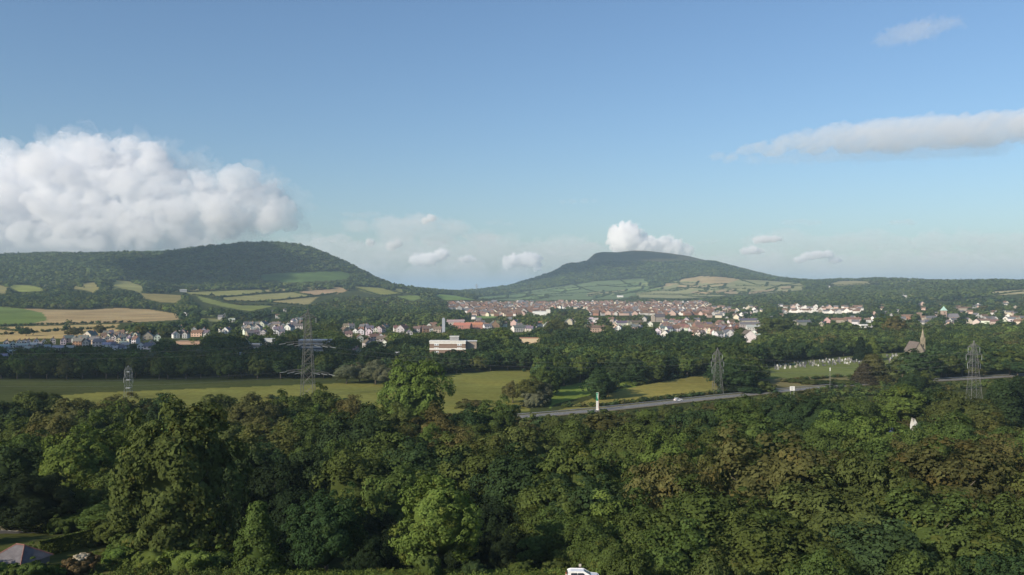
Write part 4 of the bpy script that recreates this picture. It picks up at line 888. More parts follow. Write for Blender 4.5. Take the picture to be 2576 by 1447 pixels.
undergrowth('undergrowth', 26000, 112, 128, 230, 700, (.09, .12, .034), 1.3, 'brambles and weeds below the big tall tree', 6)
undergrowth('undergrowth', 26000, 106, 114, 1500, 2700, (.08, .11, .03), 1.2, 'low scrub along the bottom edge under the right hand trees', 8)

# ---------------------------------------------------------------- house builder
HM = {}
def house_meshes(kind, w):
    w = round(w); key = (kind, w)
    if key in HM: return HM[key]
    if kind == 'gable': W_, L_, H_, R_ = w, w*1.25, 4.9, w*.42     # ridge runs away from the viewer
    else: W_, L_, H_, R_ = w, 7.5, (4.9 if w < 26 else 6), 3.0      # ridge runs across
    a, b = W_/2, L_/2; wl = MB(); rf = MB(); o = .35
    if kind == 'gable':
        wl.poly([(-a,-b,-1),(a,-b,-1),(a,b,-1),(-a,b,-1),(-a,-b,H_),(a,-b,H_),(a,b,H_),(-a,b,H_),(0,-b,H_+R_),(0,b,H_+R_)],
                [(0,1,5,8,4),(1,2,6,5),(2,3,7,9,6),(3,0,4,7),(0,3,2,1)])
        k = R_/a
        for s in (-1, 1):
            x0, z0 = s*(a+o), H_-o*k; P = [(0,-b-o,H_+R_+.03),(x0,-b-o,z0+.03),(x0,b+o,z0+.03),(0,b+o,H_+R_+.03),(0,-b-o,H_+R_+.25),(x0,-b-o,z0+.25),(x0,b+o,z0+.25),(0,b+o,H_+R_+.25)]
            rf.poly(P, [(0,1,2,3),(7,6,5,4),(0,4,5,1),(1,5,6,2),(2,6,7,3)])
        ch = MB().box((a*.35, b*.5, H_+R_*.85+.6), (.8, .8, 1.8)); wins = [(-a*.45, -b, 1.6), (a*.45, -b, 1.6), (-a*.45, -b, 3.9), (a*.45, -b, 3.9)]
    else:
        wl.poly([(-a,-b,-1),(a,-b,-1),(a,b,-1),(-a,b,-1),(-a,-b,H_),(a,-b,H_),(a,b,H_),(-a,b,H_),(-a,0,H_+R_),(a,0,H_+R_)],
                [(0,1,5,4),(1,2,6,9,5),(2,3,7,6),(3,0,4,8,7),(0,3,2,1)])
        k = R_/b
        for s in (-1, 1):
            y0, z0 = s*(b+o), H_-o*k; P = [(-a-o,0,H_+R_+.03),(-a-o,y0,z0+.03),(a+o,y0,z0+.03),(a+o,0,H_+R_+.03),(-a-o,0,H_+R_+.25),(-a-o,y0,z0+.25),(a+o,y0,z0+.25),(a+o,0,H_+R_+.25)]
            rf.poly(P, [(0,1,2,3),(7,6,5,4),(0,4,5,1),(1,5,6,2),(2,6,7,3)])
        ch = MB(); n = max(1, int(w/9))
        for i in range(n): ch.box((-a+W_*(i+.5)/n+W_*.2/n, 0, H_+R_+.4), (.9, .8, 1.7))
        m = max(2, int(w/3.2)); wins = [(-a+W_*(i+.5)/m, -b, z) for i in range(m) for z in (1.6, 3.9)]
    wn = [MB().box((x, y-.02, z), (1.3, .1, 1.2)).mesh('window', M['dark']) for x, y, z in wins]
    HM[key] = (wl.mesh('wall', M['wall']), rf.mesh('roof', M['roof']), ch.mesh('chimney', M['wall']), wn); return HM[key]
def sub(name, me, parent, color):
    o = bpy.data.objects.new(name, me); o.color = (*color, 1); return link(o, parent)
KINDW = {'gable': 'gabled', 'side': 'long'}
def make_house(h, windows=True):
    p = h['p']; wl, rf, ch, wn = house_meshes(h['kind'], h['w'])
    e = empty('house', (p.x, p.y, p.z-.2), math.atan2(-p.x, p.y)*.6+h['rz'])
    if h.get('low'): e.scale = (1, 1, .62)
    wc = tuple(c*rh.uniform(.88, 1.05) for c in WALLC[h['wall']]); rc = tuple(c*rh.uniform(.85, 1.15) for c in ROOFC[h['roof']])
    sub('wall', wl, e, wc); r_ = sub('roof', rf, e, rc); sub('chimney', ch, r_, WALLC['brick'])
    if windows:
        for m_ in wn[:10]: sub('window', m_, e, (.05, .055, .06))
    z = p.z+3
    LABELQ.append((e, f"{h['wall']} {KINDW[h['kind']]} house, {h['roof']} roof", 'house', *[float(v) for v in proj(p.x, p.y, z)], 'houses of the town', 'house'))
allh = sorted(HOUSES+ESTATE, key=lambda h: -(h['w']/h['p'].y))
big = [h for h in HOUSES]; big.sort(key=lambda h: h['p'].y); nE = max(0, 288-len(big))
es = sorted(ESTATE, key=lambda h: h['p'].y)
for h in big[:288]: make_house(h, h['p'].y < 1300)
for h in es[:nE]: make_house(h, False)
def house_stuff(lst):
    V, Fc, C = [], [], []
    for h in lst:
        wl, rf, ch, wn = house_meshes(h['kind'], h['w']); p = h['p']; a = math.atan2(-p.x, p.y)*.6+h['rz']; c, s = math.cos(a), math.sin(a)
        for me, col in ((wl, WALLC[h['wall']]), (rf, ROOFC[h['roof']])):
            k = rh.uniform(.85, 1.12)
            b = len(V)
            for v in me.vertices: V.append((p.x+v.co.x*c-v.co.y*s, p.y+v.co.x*s+v.co.y*c, p.z+v.co.z)); C.append(tuple(q*k for q in col))
            for f in me.polygons: Fc.append(tuple(b+i for i in f.vertices))
    me = bpy.data.meshes.new('distant_houses'); me.from_pydata(V, [], Fc); at_ = me.color_attributes.new('tint', 'FLOAT_COLOR', 'POINT')
    arr = np.ones((len(V), 4), np.float32); arr[:, :3] = C; at_.data.foreach_set('color', arr.ravel())
    m, nt, out = newmat('distant walls and roofs'); a = N(nt, 'ShaderNodeAttribute', attribute_name='tint'); d = N(nt, 'ShaderNodeBsdfDiffuse')
    nt.links.new(a.outputs['Color'], d.inputs[0]); nt.links.new(d.outputs[0], out.inputs[0]); me.materials.append(m)
    o = link(bpy.data.objects.new('distant_houses', me)); o['kind'] = 'stuff'; tag(o, 'red and brown roofs massed in the distant housing estate')
if len(es) > nE or len(big) > 288: house_stuff(es[nE:]+big[288:])
print('HOUSES', len(HOUSES), 'estate', len(ESTATE))

# ---------------------------------------------------------------- single buildings
def base_at(px, D, dz=-.3):
    x = (px-CX)/F*D; return (x, D, float(gz(x, D))+dz)
def single(name, px, D, label, cat, rz=0.0):
    e = empty(name, base_at(px, D), rz); tag(e, label, cat); return e
def elev(px, D, y): return CAMZ+(HY-y)*D/F-float(gz((px-CX)/F*D, D))+.3
# brown flat roofed block with white bands
def brown_block():
    D = 660; u = D/F; e = single('apartment_block', 1126, D, 'brown brick block with white bands and flat roof, above the meadow trees', 'building')
    W_ = 90*u; top = elev(1126, D, 860); b = MB().box((0, 5, top/2-.5), (W_, 10, top+1)); b.build('wall', M['wall'], e, color=(0.24, 0.17, 0.13))
    MB().box((0, 5, top+.35), (W_+.8, 10.8, .7)).build('roof', M['wall'], e, color=(.78, .76, .7))
    for z in (top-.9, top-5.4): MB().box((0, -.08, z), (W_+.3, .2, 1.1)).build('white_band', M['wall'], e, color=(.8, .79, .74))
    ph = MB().box((W_*.18, 5, top+2.2), (W_*.25, 5, 3)).build('penthouse', M['wall'], e, color=(.3, .3, .31)); MB().box((W_*.18, 5, top+3.9), (W_*.27, 5.4, .35)).build('parapet', M['wall'], ph, color=(.7, .7, .68))
    MB().box((W_*.5+4, 9, top*.5-.5), (8, 8, top)).build('side_wing', M['wall'], e, color=(.3, .25, .2)); MB().box((W_*.5+4, 9, top+.2), (8.6, 8.6, .4)).build('wing_roof', M['wall'], e, color=(.6, .6, .58))
    for x in (-.34, -.28, .3, .36):
        for k in range(3):
            f = MB().box((W_*x, -.05, top-2.2-2.7*k), (1.5, .14, 1.4)).build('window', M['paint'], e, color=(.8, .84, .86)); MB().box((W_*x, -.14, top-2.2-2.7*k), (.6, .06, 1.0)).build('pane', M['dark'], f, color=(.1, .12, .14))
brown_block()
def slab(name, px, D, wpx, ytop, label, wall, roof=(.45, .45, .44), depth=10, floors=0, rz=0, cat='building', band=(.65, .65, .62)):
    e = single(name, px, D, label, cat, rz); u = D/F; W_ = wpx*u; H_ = max(elev(px, D, ytop), 3)
    MB().box((0, depth/2, H_/2-.5), (W_, depth, H_+1)).build('wall', M['wall'], e, color=wall)
    MB().box((0, depth/2, H_+.2), (W_+.6, depth+.6, .4)).build('roof', M['roof'], e, color=roof)
    for k in range(floors):
        z = H_-1.7-3.0*k
        if z < 1: break
        MB().box((0, -.06, z), (W_*.94, .16, 1.2)).build('window_band', M['dark'], e, color=(.06, .07, .08))
    return e
slab('office_block', 790, 800, 78, 856, 'grey multi storey slab behind the tall lattice pylon', (.34, .34, .35), (.5, .52, .55), 12, 4)
slab('warehouse', 677, 880, 30, 853, 'pale grey box shaped store among dark trees', (.5, .52, .53), (.55, .57, .6), 10)
slab('office_block', 640, 840, 28, 866, 'dim flat roofed grey block left of the tall lattice pylon', (.3, .31, .33), (.4, .42, .45), 10, 2)
slab('office_block', 867, 780, 40, 872, 'dim long block among dark trees right of the tall pylon', (.26, .26, .28), (.4, .4, .42), 10, 1)
slab('hut', 604, 700, 15, 889, 'low white roofed hut in the dark wood', (.4, .41, .43), (.62, .64, .68), 6, 1)
slab('warehouse', 474, 900, 62, 859, 'low tan warehouse with flat roof beside the white houses', (.42, .28, .2), (.3, .22, .14), 14)
slab('office_block', 998, 690, 14, 887, 'narrow white panelled block with dark side half hidden by trees', (.45, .46, .47), (.75, .75, .74), 9, 3)
slab('school', 1263, 2000, 36, 788, 'long tan school building with window bands near the green playing field', (.5, .46, .34), (.4, .4, .38), 12, 2)
slab('sports_hall', 1358, 1850, 36, 784, 'white sports hall with shallow roof below the red estate', (.74, .74, .71), (.6, .6, .58), 20)
slab('tower_block', 1379, 1950, 10, 779, 'small cream box tower right of the white sports hall', (.72, .7, .62), (.6, .6, .58), 10)
slab('school', 1322, 1950, 30, 790, 'low pale building left of the white sports hall', (.55, .52, .42), (.45, .45, .43), 12, 1)
slab('office_block', 1540, 1900, 50, 788, 'long grey flat building under the estate', (.4, .41, .45), (.5, .52, .56), 12, 1)
slab('villa', 2182, 1180, 34, 817, 'white modern flat roofed building right of the town centre', (.85, .84, .8), (.7, .7, .68), 10, 1)
t_ = slab('villa', 1333, 850, 52, 851, 'cream building with orange tiled roof among the middle trees', (.6, .48, .32), (.42, .21, .12), 9)
MB().box((-2, 4, 7.2), (1.2, 1.2, 3.2)).build('chimney', M['wall'], t_, color=(.5, .36, .22))
def chimney_tower():
    D = 1100; e = single('tower', 1116, D, 'slim grey concrete tower standing left of the orange roofs', 'tower'); H_ = elev(1116, D, 802)
    MB().box((0, 0, H_/2), (3.6, 3.6, H_)).build('shaft', M['wall'], e, color=(.34, .37, .42)); MB().box((0, 0, H_+.4), (2.4, 2.4, 1.6)).build('cap', M['wall'], e, color=(.3, .33, .38))
chimney_tower()
def copper_church():
    D = 1480; e = single('church', 2374, D, 'stone church tower with pale green pyramid cap and grey nave', 'church'); u = D/F
    H_ = elev(2374, D, 782); w_ = 11*u; MB().box((0, 0, H_/2), (w_, w_, H_)).build('tower', M['stone'], e, color=(.42, .31, .25))
    t = MB().box((0, 0, H_+.25), (w_+1, w_+1, .5)).build('cornice', M['stone'], e, color=(.45, .36, .3)); q = w_*.62
    tp = elev(2374, D, 770); MB().poly([(-q,-q,H_+.5),(q,-q,H_+.5),(q,q,H_+.5),(-q,q,H_+.5),(-q*.45,-q*.45,H_+(tp-H_)*.5),(q*.45,-q*.45,H_+(tp-H_)*.5),(q*.45,q*.45,H_+(tp-H_)*.5),(-q*.45,q*.45,H_+(tp-H_)*.5),(0,0,tp)],
        [(0,1,5,4),(1,2,6,5),(2,3,7,6),(3,0,4,7),(4,5,8),(5,6,8),(6,7,8),(7,4,8),(0,3,2,1)]).build('copper_cap', M['roof'], e, color=(.42, .62, .54))
    a, b = 15*u, 5.5; x0 = 7*u; nh = elev(2374, D, 798); rd = elev(2374, D, 789)
    MB().box((x0+a, 2, nh/2), (2*a, 2*b, nh)).build('nave', M['stone'], e, color=(.36, .3, .26))
    MB().poly([(x0-.3,2-b-.4,nh),(x0+2*a+.3,2-b-.4,nh),(x0+2*a+.3,2+b+.4,nh),(x0-.3,2+b+.4,nh),(x0-.3,2,rd),(x0+2*a+.3,2,rd)], [(0,1,5,4),(2,3,4,5),(1,2,5),(3,0,4),(0,3,2,1)]).build('roof', M['roof'], e, color=(.2, .19, .2))
    for z in (.62, .82): MB().box((0, -w_/2-.03, H_*z), (1.1, .1, 2.2)).build('belfry_opening', M['dark'], e, color=(.03, .03, .03))
copper_church()
def square_tower():
    e = single('tower', 2312, 1500, 'square brown stone tower left of the green capped church', 'tower'); H_ = elev(2312, 1500, 788)
    MB().box((0, 0, H_/2), (6, 6, H_)).build('shaft', M['stone'], e, color=(.3, .22, .17))
    for x, y in ((-1, -1), (1, -1), (1, 1), (-1, 1)): MB().box((x*2.6, y*2.6, H_+.6), (.8, .8, 1.2)).build('pinnacle', M['stone'], e, color=(.3, .22, .17))
square_tower()
def town_church():
    e = single('church', 1652, 1500, 'dark roofed stone church with pointed west gable in the town', 'church'); u = 1500/F
    MB().box((6, 4, 4), (16, 9, 9)).build('nave', M['stone'], e, color=(.3, .26, .22)); MB().poly([(-2.3,-1,8.4),(14.3,-1,8.4),(14.3,9,8.4),(-2.3,9,8.4),(-2.3,4,14.5),(14.3,4,14.5)], [(0,1,5,4),(2,3,4,5),(1,2,5),(3,0,4),(0,3,2,1)]).build('roof', M['roof'], e, color=(.1, .09, .1))
    MB().poly([(-9,-1,-1),(-3,-1,-1),(-3,5,-1),(-9,5,-1),(-9,-1,9),(-3,-1,9),(-3,5,9),(-9,5,9),(-6,-1,14),(-6,5,14)], [(0,1,5,8,4),(1,2,6,5),(2,3,7,9,6),(3,0,4,7),(4,8,9,7),(8,5,6,9)]).build('gable', M['stone'], e, color=(.38, .33, .27))
town_church()
def chapel():
    D = 590; e = single('chapel', 2312, D, 'stone chapel gable with slender spire rising over the cemetery trees', 'chapel'); u = D/F
    zt = elev(2312, D, 862); ze = elev(2312, D, 884); a = 12*u
    MB().poly([(-a,0,-1),(a,0,-1),(a,14,-1),(-a,14,-1),(-a,0,ze),(a,0,ze),(a,14,ze),(-a,14,ze),(0,0,zt),(0,14,zt)], [(0,1,5,8,4),(1,2,6,5),(2,3,7,9,6),(3,0,4,7),(0,3,2,1)]).build('wall', M['stone'], e, color=(.28, .245, .19))
    r = MB()
    for s in (-1, 1): r.poly([(0,-.4,zt+.05),(s*(a+.5),-.4,ze-.4),(s*(a+.5),14.4,ze-.4),(0,14.4,zt+.05),(0,-.4,zt+.4),(s*(a+.5),-.4,ze-.05),(s*(a+.5),14.4,ze-.05),(0,14.4,zt+.4)], [(0,1,2,3),(7,6,5,4),(0,4,5,1),(1,5,6,2),(2,6,7,3)])
    r.build('roof', M['roof'], e, color=(.17, .14, .12))
    x0 = 14.5*u; w_ = 9*u; zs = elev(2312, D, 850); tp = elev(2312, D, 826)
    MB().box((x0, 3, zs/2), (w_, w_, zs)).build('tower', M['stone'], e, color=(.28, .24, .17))
    sp = MB(); P = [(x0+math.cos(k*.7854+.39)*w_*.55, 3+math.sin(k*.7854+.39)*w_*.55, zs) for k in range(8)]+[(x0, 3, tp)]; sp.poly(P, [(k, (k+1) % 8, 8) for k in range(8)]+[tuple(range(7, -1, -1))])
    s_ = sp.build('spire', M['stone'], e, color=(.27, .235, .17)); MB().tube([(x0, 3, tp-.2), (x0, 3, tp+1)], [.06, .05], 5).build('finial', M['steel'], s_, color=(.2, .2, .2))
    for z in (.6, .78): MB().box((x0, 3-w_/2-.03, zs*z), (.5, .1, 1.7)).build('louvre_opening', M['dark'], e, color=(.03, .03, .03))
chapel()
# white gable and blue shed glimpsed between the near trees
def glimpses():
    D = 300; e = single('cottage', 2303, D, 'bright white pointed gable glimpsed between the trees below the road', 'cottage'); z0 = elev(2303, D, 1070); tp = elev(2303, D, 1054)
    MB().poly([(-.8,0,-1),(.8,0,-1),(.8,2.4,-1),(-.8,2.4,-1),(-.8,0,z0),(.8,0,z0),(.8,2.4,z0),(-.8,2.4,z0),(-.25,0,tp),(-.25,2.4,tp)], [(0,1,5,8,4),(1,2,6,5),(2,3,7,9,6),(3,0,4,7)]).build('wall', M['wall'], e, color=(.6, .6, .57))
    r = MB(); r.poly([(-.3,-.15,tp+.03),(.95,-.15,z0-.1),(.95,2.5,z0-.1),(-.3,2.5,tp+.03),(-.3,-.15,tp+.15),(.95,-.15,z0+.04),(.95,2.5,z0+.04),(-.3,2.5,tp+.15)], [(0,1,2,3),(7,6,5,4),(0,4,5,1),(1,5,6,2),(2,6,7,3)]); r.build('roof', M['roof'], e, color=(.3, .28, .26))
    D = 290; e = single('shed', 2238, D, 'small blue shed half hidden left of the white pointed gable', 'shed'); h_ = elev(2238, D, 1076)
    MB().box((0, 1, h_/2), (2.2, 2, h_)).build('wall', M['paint'], e, color=(.10, .13, .38)); MB().box((0, 1, h_+.1), (2.6, 2.4, .2)).build('roof', M['roof'], e, color=(.08, .08, .12))
glimpses()

# ---------------------------------------------------------------- pylons
def pylon(px, D, ytop, wbase, wtop, arms, label, ybase=None, insul=True, col=(.30, .30, .29), leg=.2, rz=0.0, peak=.12):
    e = single('pylon', px, D, label, 'pylon', rz); e.location.z += .3; H_ = elev(px, D, ytop)
    def hw(z): f = z/H_; return (wbase/2)*(1-f)+(wtop/2)*f if f < 1-peak else (wtop/2+ (wbase-wtop)/2*peak)*max(0.03, (1-f)/peak)
    b = MB(); zs = [0]; z = 0
    while z < H_*.995: z += max(1.6, hw(z)*1.9); zs.append(min(z, H_))
    cs = ((-1, -1), (1, -1), (1, 1), (-1, 1)); kb = leg*.45
    for z0, z1 in zip(zs[:-1], zs[1:]):
        a0, a1 = hw(z0), hw(z1)
        for i, (x, y) in enumerate(cs):
            x2, y2 = cs[(i+1) % 4]
            b.bar((x*a0, y*a0, z0), (x*a1, y*a1, z1), leg)
            b.bar((x*a0, y*a0, z0), (x2*a1, y2*a1, z1), kb); b.bar((x2*a0, y2*a0, z0), (x*a1, y*a1, z1), kb)
            b.bar((x*a1, y*a1, z1), (x2*a1, y2*a1, z1), kb)
    b.build('lattice_tower', M['steel'], e, color=col)
    for zf, span in arms:
        zz = H_*zf; a = hw(zz); ar = MB()
        for s in (-1, 1):
            tip = (s*span, 0, zz)
            for y in (-1, 1):
                ar.bar((s*a, y*a, zz), tip, leg*.7); ar.bar((s*a, y*a, zz+a*1.1+.8), tip, leg*.6)
                for k in (1, 2, 3):
                    f = k/4; ar.bar((s*(a+(span-a)*f), y*a*(1-f), zz), (s*(a+(span-a)*(f-.25)), y*a*(1.25-f), zz+(a*1.1+.8)*(1.25-f)), kb)
        ao = ar.build('cross_arm', M['steel'], e, color=col)
        if insul:
            for s in (-1, 1):
                i_ = MB(); x = s*span*.97
                pts = [(x, 0, zz-.2-j*.25) for j in range(11)]; i_.tube(pts, [.05 if j % 2 else .11 for j in range(11)], 6)
                i_.build('insulator', M['paint'], ao, color=(.4, .42, .44))
    return e, H_
py1, H1 = pylon(775, 455, 778, 6.6, 2.0, [(.90, 4.2)], 'tall steel lattice pylon in front of the meadow, the biggest of the pylons', leg=.2, col=(.15, .15, .14))
# its two wide tension arms, seen with strings of insulators
def tension_arm(parent, z, y_label, span, droop, n):
    b = MB()
    for s in (-1, 1):
        for y in (-1.2, 1.2): b.bar((s*1.6, y, z), (s*span, 0, z-droop*s), .13); b.bar((s*1.6, y, z+1.6), (s*span, 0, z-droop*s+.2), .10)
        for k in range(1, 5):
            f = k/5; x = s*(1.6+(span-1.6)*f); b.bar((x, 1.2*(1-f), z-droop*s*f), (x, 1.2*(1-f), z+1.6*(1-f)-droop*s*f), .08)
    a = b.build('cross_arm', M['steel'], parent, color=(.12, .12, .115))
    for s in (-1, 1):
        for k in range(n):
            x = s*(3.2+(span-3.4)*k/(n-1)); zz = z-droop*s*((abs(x)-1.6)/(span-1.6)); i_ = MB(); q = s*3.6
            pts = [(x+q*j/10*.9, -.5-j*.12, zz-.35-j*.05) for j in range(11)]; i_.tube(pts, [.07 if j % 2 else .15 for j in range(11)], 6)
            i_.build('insulator', M['paint'], a, color=(.30, .32, .33))
tension_arm(py1, elev(775, 455, 868), '', 11.5, .9, 3); tension_arm(py1, elev(775, 455, 938), '', 11.0, .7, 3)
p2 = pylon(323, 452, 921, 3.4, 1.5, [(.62, 2.4), (.86, 2.0)], 'small pale steel pylon at the far left edge of the meadow', col=(.22, .235, .24), leg=.10)
for z in (.3, .55, .8): MB().box((0, 0, p2[1]*z), (2.6-z*1.4, 2.2-z, .35)).build('platform', M['steel'], p2[0], color=(.4, .42, .43))
p3 = pylon(1805, 468, 876, 5.2, 1.1, [(.55, 3.0), (.70, 3.4), (.85, 2.6)], 'slim steel lattice pylon beside the dark tree at the road', col=(.17, .17, .17), leg=.11)
p4 = pylon(2450, 440, 858, 5.6, 1.2, [(.62, 3.3), (.76, 4.0), (.89, 3.0)], 'steel lattice pylon on the far right in front of the road', col=(.17, .17, .175), leg=.11)
p5 = pylon(1199, 5300, 714, 9, 2, [(.6, 10), (.75, 11), (.9, 9)], 'tiny pylon on the skyline in the gap between the two hills', col=(.4, .42, .45), leg=.8, insul=False)
def wire(a, b, sag, label, r=.025):
    a, b = Vector(a), Vector(b); n = 24; pts = [a.lerp(b, i/n)-Vector((0, 0, sag*4*(i/n)*(1-i/n))) for i in range(n+1)]
    o = MB().tube(pts, [r]*(n+1), 4).build('power_line', M['steel'], color=(.2, .2, .21)); tag(o, label, 'power line', 'power lines between the pylons'); return o
def pt(px, D, y): return ((px-CX)/F*D, D, CAMZ+(HY-y)*D/F)
for k, (dy, lb) in enumerate([(0, 'upper'), (14, 'second'), (70, 'third'), (84, 'lowest')]):
    wire(pt(712 if k < 2 else 716, 455, 867+dy*.98), pt(-260, 400, 872+dy+8), 3.0, f'{lb} power line running from the tall pylon to the left edge')
for k, (dy, lb) in enumerate([(0, 'upper'), (12, 'lower')]):
    wire(pt(838, 455, 874+dy), pt(1788+k*30, 468, 900+dy), 5.0, f'{lb} power line sagging from the tall pylon to the slim pylon')
for k, (dy, lb) in enumerate([(0, 'upper'), (16, 'middle'), (30, 'lower')]):
    wire(pt(1822, 468, 898+dy), pt(2430, 440, 885+dy), 3.5, f'{lb} power line between the slim pylon and the far right pylon')

# ---------------------------------------------------------------- the main road with its signs and cars
def strip(name, W_, off0, off1, mat, dz, kind=True, parent=None, dash=None):
    pts = []
    for a, b in zip(W_[:-1], W_[1:]):
        n = max(2, int((b-a).length/6)); pts += [a.lerp(b, i/n) for i in range(n)]
    pts.append(W_[-1]); sm = [Vector(p) for p in pts]
    for _ in range(30): sm = [sm[0]]+[(sm[i-1]+sm[i]*2+sm[i+1])/4 for i in range(1, len(sm)-1)]+[sm[-1]]
    mb = MB(); V = []
    for i, p in enumerate(sm):
        d = (sm[min(i+1, len(sm)-1)]-sm[max(i-1, 0)]); d.z = 0; d.normalize(); nrm = Vector((-d.y, d.x, 0))
        for o in (off0, off1): q = p+nrm*o; V.append((q.x, q.y, p.z+dz))
    Fc = [(2*i, 2*i+1, 2*i+3, 2*i+2) for i in range(len(sm)-1) if dash is None or (i % dash[1]) < dash[0]]
    mb.poly(V, Fc); o = mb.build(name, mat, parent)
    if parent is None and kind: o['kind'] = 'structure'
    return sm
for p in ROADW: p.z = float(gz(p.x, p.y))
strip('road_verge', ROADW, -4.8, 5.6, M['verge'], .30)
SM = strip('road', ROADW, -3.4, 3.4, M['asphalt'], .42)
for o_, n_ in ((-3.1, 0), (2.95, 0)): strip('road_marking', ROADW, o_, o_+.22, M['roadpaint'], .45)
strip('road_marking', ROADW, -.08, .08, M['roadpaint'], .45, dash=(1, 2))
def rail():
    """crash barrier along the far side"""
    e = empty('crash_barrier', (0, 0, 0)); tag(e, 'long grey steel crash barrier along the far side of the road', 'barrier')
    strip('rail_beam', ROADW, 6.0, 6.12, M['steel'], 1.1, False, e); b = MB()
    for c in e.children: c.color = (.42, .42, .42, 1)
    top = MB(); 
    for p, q in zip(SM[:-1], SM[1:]):
        d = (q-p); d.z = 0; d.normalize(); n = Vector((-d.y, d.x, 0))*4.2
        top.bar(p+n+Vector((0, 0, .95)), q+n+Vector((0, 0, .95)), .3)
    for c in list(e.children): bpy.data.objects.remove(c)
    top.build('rail_beam', M['steel'], e, color=(.3, .3, .29)); pm = MB().box((0, 0, .55), (.12, .14, .9)).mesh('post', M['steel'])
    for i in range(1, len(SM)-1, 2):
        d = SM[i+1]-SM[i]; d.z = 0; d.normalize(); o = bpy.data.objects.new('post', pm); o.color = (.3, .3, .3, 1); link(o, e); o.location = SM[i]+Vector((-d.y, d.x, 0))*4.2
rail()
def totem():
    D = 400.0; e = single('totem_sign', 1503, D, 'tall slanted green and white roadside totem sign', 'sign', -.25); u = D/F; z0, z1 = .2, elev(1503, D, 988)
    zm = z0+(z1-z0)*.55; t = .9
    MB().box((0, .1, (z0+z1)/2), (1.2, .35, z1-z0)).build('frame', M['paint'], e, color=(.72, .72, .70))
    MB().box((-.08, -.12, (zm+z1)/2), (1.0, .08, z1-zm-.2)).build('green_panel', M['paint'], e, color=(.01, .17, .09))
    wp = MB().box((-.08, -.12, (z0+1+zm)/2), (1.0, .08, zm-z0-1.1)).build('white_panel', M['paint'], e, color=(.55, .55, .52))
    tx = MB()
    for i, (w_, s_) in enumerate([(.9, .22), (.7, .22), (.6, .3), (.5, .3)]): tx.box((.1, -.18, z1-.7-i*.55), (w_, .03, s_*.8))
    tx.build('lettering', M['paint'], e, color=(.6, .75, .66))
    tk = MB()
    for i in range(4): tk.box((-.05, -.18, zm-.6-i*.6), (.8-.1*i, .03, .16))
    tk.build('lettering', M['paint'], e, color=(.35, .4, .38)); 
    MB().box((.6, .05, (z0+z1)/2), (.12, .6, z1-z0)).build('side_strip', M['paint'], e, color=(.28, .08, .07))
    MB().box((0, .1, .4), (1.7, .8, .8)).build('plinth', M['stone'], e, color=(.3, .3, .3))
totem()
def post_sign(px, D, y0, w_, h_, col, label, name='road_sign', posts=2):
    e = single(name, px, D, label, 'sign', 0); z1 = elev(px, D, y0); f = MB().box((0, 0, z1-h_/2), (w_, .08, h_)).build('sign_panel', M['paint'], e, color=col)
    for s in ((-1, 1) if posts == 2 else (0,)): MB().tube([(s*w_*.35, .1, -.3), (s*w_*.35, .1, z1-.1)], [.06, .06], 6).build('post', M['steel'], e, color=(.4, .4, .4))
    return e
post_sign(1287, 388, 1029, .7, 1.6, (.05, .10, .45), 'narrow blue sign on a red and white post beside the road', posts=1)
MB().tube([(0, .1, -.3), (0, .1, 1.2)], [.12, .12], 8).build('marker_post', M['paint'], bpy.data.objects['road_sign'], color=(.5, .12, .1))
s2 = post_sign(1993, 416, 972, 2.3, 2.0, (.78, .78, .74), 'white rectangular road sign with dark markings at the verge')
b_ = MB(); z_ = elev(1993, 416, 972)
for i in range(3): b_.box((-.1, -.06, z_-.5-i*.5), (1.4-.3*i, .02, .14))
b_.build('lettering', M['paint'], s2, color=(.15, .15, .16))
post_sign(2088, 480, 925, .5, 1.8, (.8, .8, .76), 'thin white post sign below the cemetery', posts=1)

